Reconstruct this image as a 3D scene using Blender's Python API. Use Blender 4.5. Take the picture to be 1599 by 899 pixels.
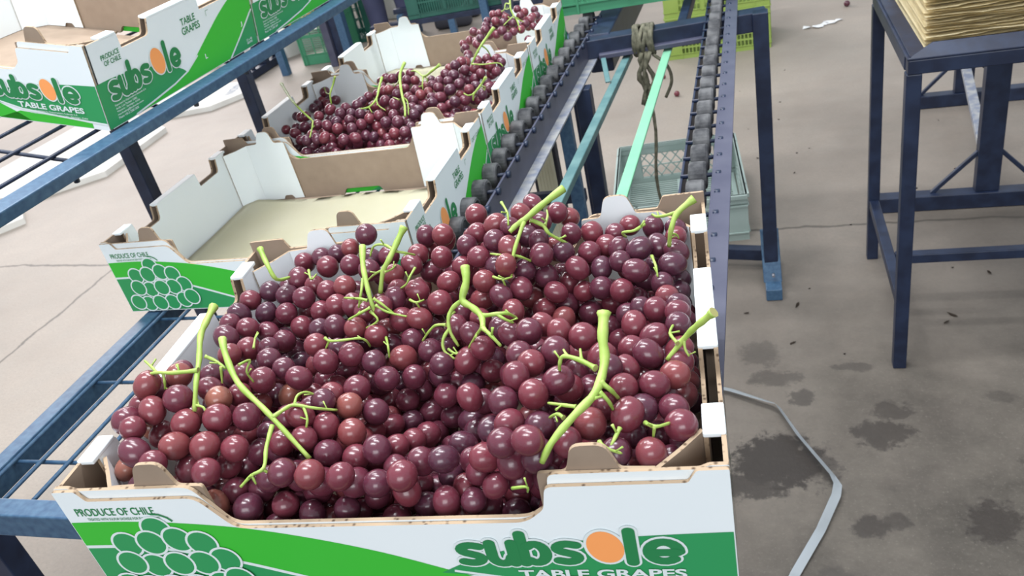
import bpy, bmesh, math, random
import numpy as np
from mathutils import Vector, Matrix
for o in list(bpy.data.objects): bpy.data.objects.remove(o, do_unlink=True)
scene = bpy.context.scene
C = scene.collection
rnd = random.Random(11)

# ---------------------------------------------------------------- camera, world, lights, exposure
FOCAL_PX = 1283.06
cam_data = bpy.data.cameras.new('camera'); cam = bpy.data.objects.new('camera', cam_data); C.objects.link(cam)
r = Vector((0.95327235, 0.22805448, -0.19814886)); u = Vector((0.04537732, 0.54035461, 0.84021295)); w = Vector((-0.29868498, 0.80994324, -0.50475661))
cam.matrix_world = Matrix(((r.x, u.x, -w.x, 0), (r.y, u.y, -w.y, 0), (r.z, u.z, -w.z, 1.3), (0, 0, 0, 1)))
cam_data.sensor_width = 36; cam_data.lens = FOCAL_PX / 1599 * 36; cam_data.clip_start = 0.02
cam_data.dof.use_dof = True; cam_data.dof.focus_distance = 0.74; cam_data.dof.aperture_fstop = 18
scene.camera = cam
scene.view_settings.view_transform = 'Standard'; scene.view_settings.look = 'None'
scene.view_settings.gamma = 1; scene.view_settings.use_curve_mapping = False
scene.view_settings.exposure = 0.85
world = bpy.data.worlds.new('world'); scene.world = world; world.use_nodes = True
world.node_tree.nodes['Background'].inputs[0].default_value = (0.86, 0.93, 1.0, 1)
world.node_tree.nodes['Background'].inputs[1].default_value = 0.45
def area(name, loc, target, sx, sy, power, col):
    d = bpy.data.lights.new(name, 'AREA'); d.shape = 'RECTANGLE'; d.size = sx; d.size_y = sy; d.energy = power; d.color = col
    o = bpy.data.objects.new(name, d); C.objects.link(o); o.location = loc
    o.rotation_euler = (Vector(target) - Vector(loc)).to_track_quat('-Z', 'Y').to_euler(); return o
area('open_side_daylight', (-7.5, 9.0, 4.2), (-2.0, 3.0, 0), 7, 4, 400, (1, 0.94, 0.94))
for i_, (lx, ly) in enumerate(((-0.9, 0.3), (-0.2, 1.5), (-1.4, 2.4))):
    area('ceiling_tube', (lx, ly, 3.4), (lx, ly, 0), 1.5, 0.16, 34, (0.95, 0.98, 1))

area('near_side_fill', (0.8, -4.5, 3.4), (-0.3, 1.2, 0.6), 4, 2.2, 95, (0.96, 0.98, 1))  # soft fill added behind the camera to brighten the front faces

# ---------------------------------------------------------------- materials
def mat(name, col, rough=0.6, metal=0.0, spec=0.5, noise=0.0, nscale=20.0, col2=None, bump=0.0, bscale=200.0, stretch=None):
    m = bpy.data.materials.new(name); m.use_nodes = True; nt = m.node_tree; b = nt.nodes['Principled BSDF']
    b.inputs['Base Color'].default_value = (*col, 1); b.inputs['Roughness'].default_value = rough
    b.inputs['Metallic'].default_value = metal; b.inputs['Specular IOR Level'].default_value = spec
    tc = nt.nodes.new('ShaderNodeTexCoord'); src = tc.outputs['Object']
    if stretch:
        mp = nt.nodes.new('ShaderNodeMapping'); mp.inputs['Scale'].default_value = stretch
        nt.links.new(src, mp.inputs['Vector']); src = mp.outputs['Vector']
    if col2 is not None:
        n = nt.nodes.new('ShaderNodeTexNoise'); n.inputs['Scale'].default_value = nscale; n.inputs['Detail'].default_value = 5
        cr = nt.nodes.new('ShaderNodeValToRGB'); cr.color_ramp.elements[0].position = 0.5 - noise; cr.color_ramp.elements[1].position = 0.5 + noise
        cr.color_ramp.elements[0].color = (*col, 1); cr.color_ramp.elements[1].color = (*col2, 1)
        nt.links.new(src, n.inputs['Vector']); nt.links.new(n.outputs[0], cr.inputs[0]); nt.links.new(cr.outputs[0], b.inputs['Base Color'])
    if bump:
        n2 = nt.nodes.new('ShaderNodeTexNoise'); n2.inputs['Scale'].default_value = bscale
        bp = nt.nodes.new('ShaderNodeBump'); bp.inputs['Strength'].default_value = bump; bp.inputs['Distance'].default_value = 0.001
        nt.links.new(src, n2.inputs['Vector']); nt.links.new(n2.outputs[0], bp.inputs['Height']); nt.links.new(bp.outputs[0], b.inputs['Normal'])
    return m
M = {}
M['white'] = mat('white_coated_board', (0.80, 0.86, 0.885), 0.45, col2=(0.84, 0.89, 0.91), noise=0.2, nscale=6)
M['kraft'] = mat('kraft_board', (0.27, 0.20, 0.148), 0.85, col2=(0.325, 0.245, 0.182), noise=0.25, nscale=40)
M['green'] = mat('dark_green_ink', (0.028, 0.31, 0.10), 0.45)
M['lime'] = mat('bright_green_ink', (0.045, 0.50, 0.038), 0.45)
M['ink'] = mat('green_text_ink', (0.02, 0.22, 0.07), 0.5)
M['inkwhite'] = mat('white_ink', (0.75, 0.82, 0.82), 0.45)
M['orange'] = mat('orange_ink', (1.0, 0.38, 0.12), 0.45)
M['navy'] = mat('navy_paint', (0.006, 0.0115, 0.033), 0.45, col2=(0.012, 0.022, 0.055), noise=0.12, nscale=25, bump=0.15, bscale=60)
M['blue'] = mat('worn_blue_paint', (0.025, 0.068, 0.14), 0.45, col2=(0.055, 0.12, 0.20), noise=0.2, nscale=110, bump=0.25, bscale=90)
M['violet'] = mat('violet_blue_paint', (0.046, 0.048, 0.084), 0.42, col2=(0.070, 0.072, 0.110), noise=0.2, nscale=18)
M['bareedge'] = mat('dusty_flange', (0.17, 0.19, 0.25), 0.5, col2=(0.33, 0.33, 0.33), noise=0.12, nscale=35)
M['teal'] = mat('teal_paint', (0.06, 0.145, 0.155), 0.5, col2=(0.11, 0.21, 0.21), noise=0.15, nscale=30)
M['mint'] = mat('mint_paint', (0.15, 0.40, 0.25), 0.5, col2=(0.19, 0.45, 0.29), noise=0.2, nscale=12)
M['wheel'] = mat('dusty_black_rubber', (0.016, 0.017, 0.022), 0.75, col2=(0.10, 0.10, 0.105), noise=0.16, nscale=45)
M['dark'] = mat('black_recess', (0.012, 0.012, 0.015), 0.8)
M['steel'] = mat('dull_steel', (0.30, 0.30, 0.33), 0.4, metal=0.7)
M['cratepale'] = mat('pale_grey_green_plastic', (0.31, 0.40, 0.37), 0.5, col2=(0.40, 0.48, 0.45), noise=0.2, nscale=8)
M['cratelime'] = mat('lime_plastic', (0.24, 0.34, 0.065), 0.5, col2=(0.29, 0.39, 0.09), noise=0.2, nscale=8)
M['crategreen'] = mat('green_plastic', (0.045, 0.21, 0.11), 0.5, col2=(0.06, 0.26, 0.14), noise=0.2, nscale=8)
M['cratedark'] = mat('dark_green_plastic', (0.015, 0.085, 0.065), 0.45, col2=(0.025, 0.12, 0.09), noise=0.2, nscale=8)
M['yellow'] = mat('yellow_plastic', (0.85, 0.50, 0.06), 0.5)
M['pad'] = mat('cream_paper_pad', (0.72, 0.69, 0.49), 0.85, col2=(0.78, 0.75, 0.58), noise=0.2, nscale=9)
M['tissue'] = mat('yellowed_paper', (0.74, 0.62, 0.36), 0.85, col2=(0.90, 0.82, 0.60), noise=0.22, nscale=7, stretch=(1, 1, 10))
M['card'] = mat('soiled_white_card', (0.60, 0.58, 0.54), 0.8, col2=(0.72, 0.70, 0.66), noise=0.2, nscale=5)
M['strap'] = mat('grey_strap', (0.50, 0.54, 0.57), 0.35)
M['rope'] = mat('dirty_cord', (0.05, 0.05, 0.032), 0.9, col2=(0.16, 0.15, 0.105), noise=0.2, nscale=90)
M['foil'] = mat('white_scrap', (0.85, 0.85, 0.86), 0.5)
M['leafbit'] = mat('brown_debris', (0.05, 0.035, 0.025), 0.9)
M['cloth'] = mat('dark_navy_cloth', (0.035, 0.04, 0.085), 0.85, col2=(0.05, 0.055, 0.11), noise=0.2, nscale=8)
M['cloth2'] = mat('charcoal_apron', (0.05, 0.05, 0.065), 0.8)
M['skin'] = mat('skin', (0.45, 0.24, 0.16), 0.6)
M['hair'] = mat('hair', (0.02, 0.015, 0.012), 0.6)
M['stem'] = mat('grape_stem', (0.23, 0.36, 0.05), 0.5, col2=(0.36, 0.47, 0.11), noise=0.2, nscale=60)
M['stemtip'] = mat('cut_stem_end', (0.30, 0.28, 0.10), 0.8)

def flute_mat():
    m = bpy.data.materials.new('fluted_board_edge'); m.use_nodes = True; nt = m.node_tree; b = nt.nodes['Principled BSDF']; b.inputs['Roughness'].default_value = 0.9
    tc = nt.nodes.new('ShaderNodeTexCoord'); v = nt.nodes.new('ShaderNodeTexVoronoi'); v.inputs['Scale'].default_value = 190
    cr = nt.nodes.new('ShaderNodeValToRGB'); cr.color_ramp.elements[0].position = 0.12; cr.color_ramp.elements[1].position = 0.36
    cr.color_ramp.elements[0].color = (0.10, 0.06, 0.035, 1); cr.color_ramp.elements[1].color = (0.37, 0.27, 0.18, 1)
    nt.links.new(tc.outputs['Object'], v.inputs['Vector']); nt.links.new(v.outputs['Distance'], cr.inputs[0]); nt.links.new(cr.outputs[0], b.inputs['Base Color'])
    return m
M['flute'] = flute_mat()

def grape_mat():
    m = bpy.data.materials.new('red_grape_skin'); m.use_nodes = True; nt = m.node_tree; N = nt.nodes; L = nt.links; b = N['Principled BSDF']
    oi = N.new('ShaderNodeObjectInfo'); tc = N.new('ShaderNodeTexCoord')
    cr = N.new('ShaderNodeValToRGB'); e = cr.color_ramp.elements
    e[0].position = 0; e[0].color = (0.016, 0.006, 0.017, 1); e[1].position = 1; e[1].color = (0.27, 0.10, 0.055, 1)
    for p, c in ((0.24, (0.034, 0.007, 0.018)), (0.55, (0.086, 0.0105, 0.021)), (0.80, (0.140, 0.019, 0.025)), (0.95, (0.185, 0.040, 0.032))):
        k = e.new(p); k.color = (*c, 1)
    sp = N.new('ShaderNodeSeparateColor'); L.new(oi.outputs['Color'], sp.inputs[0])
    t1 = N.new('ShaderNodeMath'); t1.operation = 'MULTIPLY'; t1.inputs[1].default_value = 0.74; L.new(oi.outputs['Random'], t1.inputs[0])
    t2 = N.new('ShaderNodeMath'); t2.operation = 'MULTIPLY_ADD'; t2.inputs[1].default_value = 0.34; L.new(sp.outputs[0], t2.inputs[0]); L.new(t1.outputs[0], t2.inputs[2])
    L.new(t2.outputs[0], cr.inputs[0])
    add = N.new('ShaderNodeVectorMath'); add.operation = 'ADD'
    mul = N.new('ShaderNodeMath'); mul.operation = 'MULTIPLY'; mul.inputs[1].default_value = 37
    L.new(oi.outputs['Random'], mul.inputs[0]); L.new(tc.outputs['Object'], add.inputs[0]); L.new(mul.outputs[0], add.inputs[1])
    n = N.new('ShaderNodeTexNoise'); n.inputs['Scale'].default_value = 75; n.inputs['Detail'].default_value = 4; L.new(add.outputs[0], n.inputs['Vector'])
    r1 = N.new('ShaderNodeValToRGB'); r1.color_ramp.elements[0].position = 0.38; r1.color_ramp.elements[1].position = 0.75
    r1.color_ramp.elements[0].color = (0, 0, 0, 1); r1.color_ramp.elements[1].color = (0.42, 0.42, 0.42, 1); L.new(n.outputs[0], r1.inputs[0])
    mx = N.new('ShaderNodeMix'); mx.data_type = 'RGBA'; L.new(r1.outputs[0], mx.inputs[0]); L.new(cr.outputs[0], mx.inputs[6]); mx.inputs[7].default_value = (0.25, 0.115, 0.18, 1)
    n2 = N.new('ShaderNodeTexNoise'); n2.inputs['Scale'].default_value = 38; L.new(add.outputs[0], n2.inputs['Vector'])
    r2 = N.new('ShaderNodeValToRGB'); r2.color_ramp.elements[0].position = 0.45; r2.color_ramp.elements[1].position = 0.7
    r2.color_ramp.elements[0].color = (0, 0, 0, 1); r2.color_ramp.elements[1].color = (0.45, 0.45, 0.45, 1); L.new(n2.outputs[0], r2.inputs[0])
    mx2 = N.new('ShaderNodeMix'); mx2.data_type = 'RGBA'; L.new(r2.outputs[0], mx2.inputs[0]); L.new(mx.outputs[2], mx2.inputs[6]); mx2.inputs[7].default_value = (0.19, 0.026, 0.034, 1)
    L.new(mx2.outputs[2], b.inputs['Base Color'])
    mr = N.new('ShaderNodeMapRange'); mr.inputs[3].default_value = 0.13; mr.inputs[4].default_value = 0.32; L.new(n.outputs[0], mr.inputs[0]); L.new(mr.outputs[0], b.inputs['Roughness'])
    b.inputs['Subsurface Weight'].default_value = 0.06; b.inputs['Subsurface Radius'].default_value = (0.9, 0.2, 0.2); b.inputs['Subsurface Scale'].default_value = 0.004
    b.inputs['Specular IOR Level'].default_value = 0.55
    return m
M['grape'] = grape_mat()

def floor_mat():
    m = bpy.data.materials.new('stained_concrete'); m.use_nodes = True; nt = m.node_tree; N = nt.nodes; L = nt.links; b = N['Principled BSDF']
    tc = N.new('ShaderNodeTexCoord'); pos = tc.outputs['Object']
    def noise(sc, det=6, rough=0.6):
        n = N.new('ShaderNodeTexNoise'); n.inputs['Scale'].default_value = sc; n.inputs['Detail'].default_value = det; n.inputs['Roughness'].default_value = rough
        L.new(pos, n.inputs['Vector']); return n.outputs[0]
    def ramp(src, a, bb, ca, cb):
        c = N.new('ShaderNodeValToRGB'); c.color_ramp.elements[0].position = a; c.color_ramp.elements[1].position = bb
        c.color_ramp.elements[0].color = (*ca, 1); c.color_ramp.elements[1].color = (*cb, 1); L.new(src, c.inputs[0]); return c.outputs[0]
    def mix(f, a, c2, mode='MIX'):
        x = N.new('ShaderNodeMix'); x.data_type = 'RGBA'; x.blend_type = mode
        if isinstance(f, float): x.inputs[0].default_value = f
        else: L.new(f, x.inputs[0])
        L.new(a, x.inputs[6])
        if isinstance(c2, tuple): x.inputs[7].default_value = (*c2, 1)
        else: L.new(c2, x.inputs[7])
        return x.outputs[2]
    def math_(op, a, c):
        x = N.new('ShaderNodeMath'); x.operation = op
        for i, q in ((0, a), (1, c)):
            if isinstance(q, (int, float)): x.inputs[i].default_value = q
            else: L.new(q, x.inputs[i])
        return x.outputs[0]
    base = ramp(noise(1.3), 0.35, 0.68, (0.29, 0.24, 0.20), (0.41, 0.345, 0.29))
    base = mix(ramp(noise(9), 0.42, 0.7, (0, 0, 0), (0.5, 0.5, 0.5)), base, (0.33, 0.29, 0.25))
    base = mix(ramp(noise(110, 3), 0.35, 0.72, (0.35, 0.35, 0.35), (0, 0, 0)), base, (0.24, 0.215, 0.19))
    sx = N.new('ShaderNodeSeparateXYZ'); L.new(pos, sx.inputs[0]); X, Y = sx.outputs[0], sx.outputs[1]
    # worn working area near the packing line: dirtier, damp concrete
    big = noise(0.9, 8, 0.65)
    d = math_('ADD', math_('MULTIPLY', X, 0.55), math_('MULTIPLY', Y, -0.50))
    d = math_('ADD', d, math_('MULTIPLY', math_('SUBTRACT', big, 0.5), 1.5))
    dirt = ramp(d, 0.0, 1.0, (0, 0, 0), (1, 1, 1)); 
    mr = N.new('ShaderNodeMapRange'); mr.inputs[1].default_value = -1.75; mr.inputs[2].default_value = -0.35; L.new(d, mr.inputs[0]); dirt = mr.outputs[0]
    base = mix(dirt, base, ramp(noise(5, 10, 0.78), 0.36, 0.66, (0.040, 0.033, 0.026), (0.092, 0.079, 0.064)))
    grit = ramp(noise(160, 2), 0.60, 0.75, (0, 0, 0), (0.5, 0.5, 0.5)); base = mix(grit, base, (0.16, 0.14, 0.12))
    # oily stains with ragged outlines
    wob = noise(26, 9, 0.75)
    wet = None
    for (x0, y0, rx, ry, st) in STAINS:
        dx = math_('DIVIDE', math_('SUBTRACT', X, x0), rx); dy = math_('DIVIDE', math_('SUBTRACT', Y, y0), ry)
        rr = math_('SQRT', math_('ADD', math_('MULTIPLY', dx, dx), math_('MULTIPLY', dy, dy)), 0)
        rr = math_('ADD', rr, math_('MULTIPLY', math_('SUBTRACT', wob, 0.5), 3.2))
        q = N.new('ShaderNodeMapRange'); q.inputs[1].default_value = 1.1; q.inputs[2].default_value = 0.80; q.inputs[3].default_value = 0; q.inputs[4].default_value = st; L.new(rr, q.inputs[0])
        wet = q.outputs[0] if wet is None else math_('MAXIMUM', wet, q.outputs[0])
    base = mix(wet, base, (0.028, 0.022, 0.019))
    # joints and cracks
    crack = None
    wv = math_('MULTIPLY', math_('SUBTRACT', noise(7, 5), 0.5), 0.05)
    for (x0, y0, x1, y1) in CRACKS:
        L_ = math.hypot(x1 - x0, y1 - y0); tx, ty = (x1 - x0) / L_, (y1 - y0) / L_
        ax = math_('SUBTRACT', X, x0); ay = math_('SUBTRACT', Y, y0)
        al = math_('ADD', math_('MULTIPLY', ax, tx), math_('MULTIPLY', ay, ty))
        pr = math_('ABSOLUTE', math_('ADD', math_('SUBTRACT', math_('MULTIPLY', ax, ty), math_('MULTIPLY', ay, tx)), wv), 0)
        q = N.new('ShaderNodeMapRange'); q.inputs[1].default_value = 0.0085; q.inputs[2].default_value = 0.003; q.inputs[3].default_value = 0; q.inputs[4].default_value = 0.8; L.new(pr, q.inputs[0])
        on = math_('MULTIPLY', math_('GREATER_THAN', al, 0.0), math_('LESS_THAN', al, L_))
        v = math_('MULTIPLY', q.outputs[0], on); crack = v if crack is None else math_('MAXIMUM', crack, v)
    base = mix(crack, base, (0.07, 0.06, 0.05))
    L.new(base, b.inputs['Base Color'])
    rf = N.new('ShaderNodeMapRange'); rf.inputs[3].default_value = 0.62; rf.inputs[4].default_value = 0.30; L.new(wet, rf.inputs[0]); L.new(rf.outputs[0], b.inputs['Roughness'])
    bp = N.new('ShaderNodeBump'); bp.inputs['Strength'].default_value = 0.35; bp.inputs['Distance'].default_value = 0.004; L.new(noise(60, 8, 0.7), bp.inputs['Height']); L.new(bp.outputs[0], b.inputs['Normal'])
    return m
STAINS = [(0.0, 1.34, 0.10, 0.085, 0.9), (-0.05, 1.27, 0.07, 0.04, 0.8), (0.075, 1.33, 0.05, 0.05, 0.6), (0.215, 1.43, 0.06, 0.045, 0.7), (0.24, 1.50, 0.045, 0.035, 0.6),
          (0.16, 1.17, 0.035, 0.03, 0.75), (0.21, 1.19, 0.025, 0.02, 0.6), (0.375, 1.19, 0.05, 0.05, 0.75), (0.06, 1.55, 0.03, 0.03, 0.6), (0.0, 1.62, 0.06, 0.03, 0.5), (0.18, 1.66, 0.04, 0.02, 0.5), (0.10, 1.04, 0.05, 0.03, 0.4), (0.5, 1.35, 0.04, 0.04, 0.5), (0.46, 1.55, 0.04, 0.02, 0.35), (-0.03, 1.72, 0.05, 0.05, 0.4)]
CRACKS = [(-0.1, 2.365, 3.0, 2.28), (-3.6, 2.50, -2.54, 2.41), (-2.54, 2.40, -2.57, 0.6)]

# ---------------------------------------------------------------- helpers
def obj(name, bm, mats, parent=None, smooth=False):
    me = bpy.data.meshes.new(name); bm.normal_update(); bm.to_mesh(me); bm.free()
    for m in (mats if isinstance(mats, (list, tuple)) else [mats]): me.materials.append(M[m] if isinstance(m, str) else m)
    if smooth:
        for p in me.polygons: p.use_smooth = True
    o = bpy.data.objects.new(name, me); C.objects.link(o)
    if parent: o.parent = parent
    return o
def empty(name, label, cat, loc=(0, 0, 0), rot=(0, 0, 0), group=None):
    o = bpy.data.objects.new(name, None); C.objects.link(o); o.location = loc; o.rotation_euler = rot; o.empty_display_size = 0.05
    o['label'] = label; o['category'] = cat
    if group: o['group'] = group
    return o
def tag(o, label, cat, group=None, kind=None):
    o['label'] = label; o['category'] = cat
    if group: o['group'] = group
    if kind: o['kind'] = kind
    return o
def copy_tree(o, parent=None):
    c = o.copy(); C.objects.link(c); c.parent = parent
    for ch in list(o.children): copy_tree(ch, c)
    return c
def box(bm, lo, hi, mi=0, bevel=0.0):
    r_ = bmesh.ops.create_cube(bm, size=1); vs = r_['verts']
    for v in vs: v.co = Vector([lo[i] + (v.co[i] + 0.5) * (hi[i] - lo[i]) for i in range(3)])
    fs = {f for v in vs for f in v.link_faces}
    for f in fs: f.material_index = mi
    if bevel:
        es = {e for v in vs for e in v.link_edges}
        bmesh.ops.bevel(bm, geom=list(es), offset=bevel, segments=2, profile=0.5, affect='EDGES')
    return vs
def bar(bm, a, b, wd, ht, mi=0, up=(0, 0, 1), bevel=0.002):
    """a straight rectangular bar from a to b (centres), wd across, ht along up"""
    a = Vector(a); b = Vector(b); t = (b - a).normalized(); up = Vector(up)
    if abs(t.dot(up)) > 0.95: up = Vector((0, 1, 0))
    s = t.cross(up).normalized(); n = s.cross(t).normalized(); L_ = (b - a).length
    tmp = bmesh.new(); box(tmp, (-wd / 2, 0, -ht / 2), (wd / 2, L_, ht / 2), mi, bevel)
    mt = Matrix(((s.x, t.x, n.x, a.x), (s.y, t.y, n.y, a.y), (s.z, t.z, n.z, a.z), (0, 0, 0, 1)))
    tmp.transform(mt); me = bpy.data.meshes.new('t'); tmp.to_mesh(me); bm.from_mesh(me); bpy.data.meshes.remove(me); tmp.free()
def tube(bm, pts, rads, seg=8, mi=0, cap=True):
    pts = [Vector(p) for p in pts]; n = len(pts)
    if not isinstance(rads, (list, tuple)): rads = [rads] * n
    rings = []; prev = None
    for i, p in enumerate(pts):
        t = (pts[min(i + 1, n - 1)] - pts[max(i - 1, 0)])
        if t.length < 1e-9: t = Vector((0, 0, 1))
        t.normalize()
        if prev is None:
            s = t.cross(Vector((0, 0, 1)))
            if s.length < 1e-3: s = t.cross(Vector((1, 0, 0)))
        else: s = prev - t * prev.dot(t)
        s.normalize(); prev = s; n2 = t.cross(s)
        rings.append([bm.verts.new(p + (s * math.cos(2 * math.pi * k / seg) + n2 * math.sin(2 * math.pi * k / seg)) * rads[i]) for k in range(seg)])
    for a, b in zip(rings, rings[1:]):
        for k in range(seg):
            f = bm.faces.new((a[k], a[(k + 1) % seg], b[(k + 1) % seg], b[k])); f.material_index = mi; f.smooth = True
    if cap:
        f = bm.faces.new(rings[0][::-1]); f.material_index = mi; f = bm.faces.new(rings[-1]); f.material_index = mi
def smooth_path(pts, rads, sub=4):
    P = [Vector(p) for p in pts]; out = []; ro = []
    for i in range(len(P) - 1):
        p0 = P[max(i - 1, 0)]; p1 = P[i]; p2 = P[i + 1]; p3 = P[min(i + 2, len(P) - 1)]
        for k in range(sub):
            t = k / sub
            out.append(0.5 * ((2 * p1) + (-p0 + p2) * t + (2 * p0 - 5 * p1 + 4 * p2 - p3) * t * t + (-p0 + 3 * p1 - 3 * p2 + p3) * t ** 3)); ro.append(rads[i] * (1 - t) + rads[i + 1] * t)
    out.append(P[-1]); ro.append(rads[-1]); return out, ro
def sheet(bm, pts, fn, t, ma, mb, me_):
    """a board cut to the 2D outline pts; fn(a, b, k) gives 3D, k = 0..t is thickness; materials of face k=0, face k=t, cut edge"""
    A = [bm.verts.new(fn(a, b, 0)) for a, b in pts]; B = [bm.verts.new(fn(a, b, t)) for a, b in pts]
    f = bm.faces.new(A); f.material_index = ma; f = bm.faces.new(B[::-1]); f.material_index = mb
    for i in range(len(A)):
        j = (i + 1) % len(A); f = bm.faces.new((A[i], B[i], B[j], A[j])); f.material_index = me_
def rounded(pts, rad, seg=4):
    """round the corners of an outline; pts = (a, b[, r])"""
    out = []; n = len(pts)
    for i, p in enumerate(pts):
        r0 = p[2] if len(p) > 2 else rad
        P = Vector(p[:2]); A = Vector(pts[i - 1][:2]); B = Vector(pts[(i + 1) % n][:2])
        if r0 <= 0: out.append((P.x, P.y)); continue
        da = (A - P); db = (B - P); d = min(r0, da.length * 0.45, db.length * 0.45)
        a = P + da.normalized() * d; b = P + db.normalized() * d
        for k in range(seg + 1):
            s = k / seg; q = a * (1 - s) ** 2 + P * 2 * s * (1 - s) + b * s * s; out.append((q.x, q.y))
    return out
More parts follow.
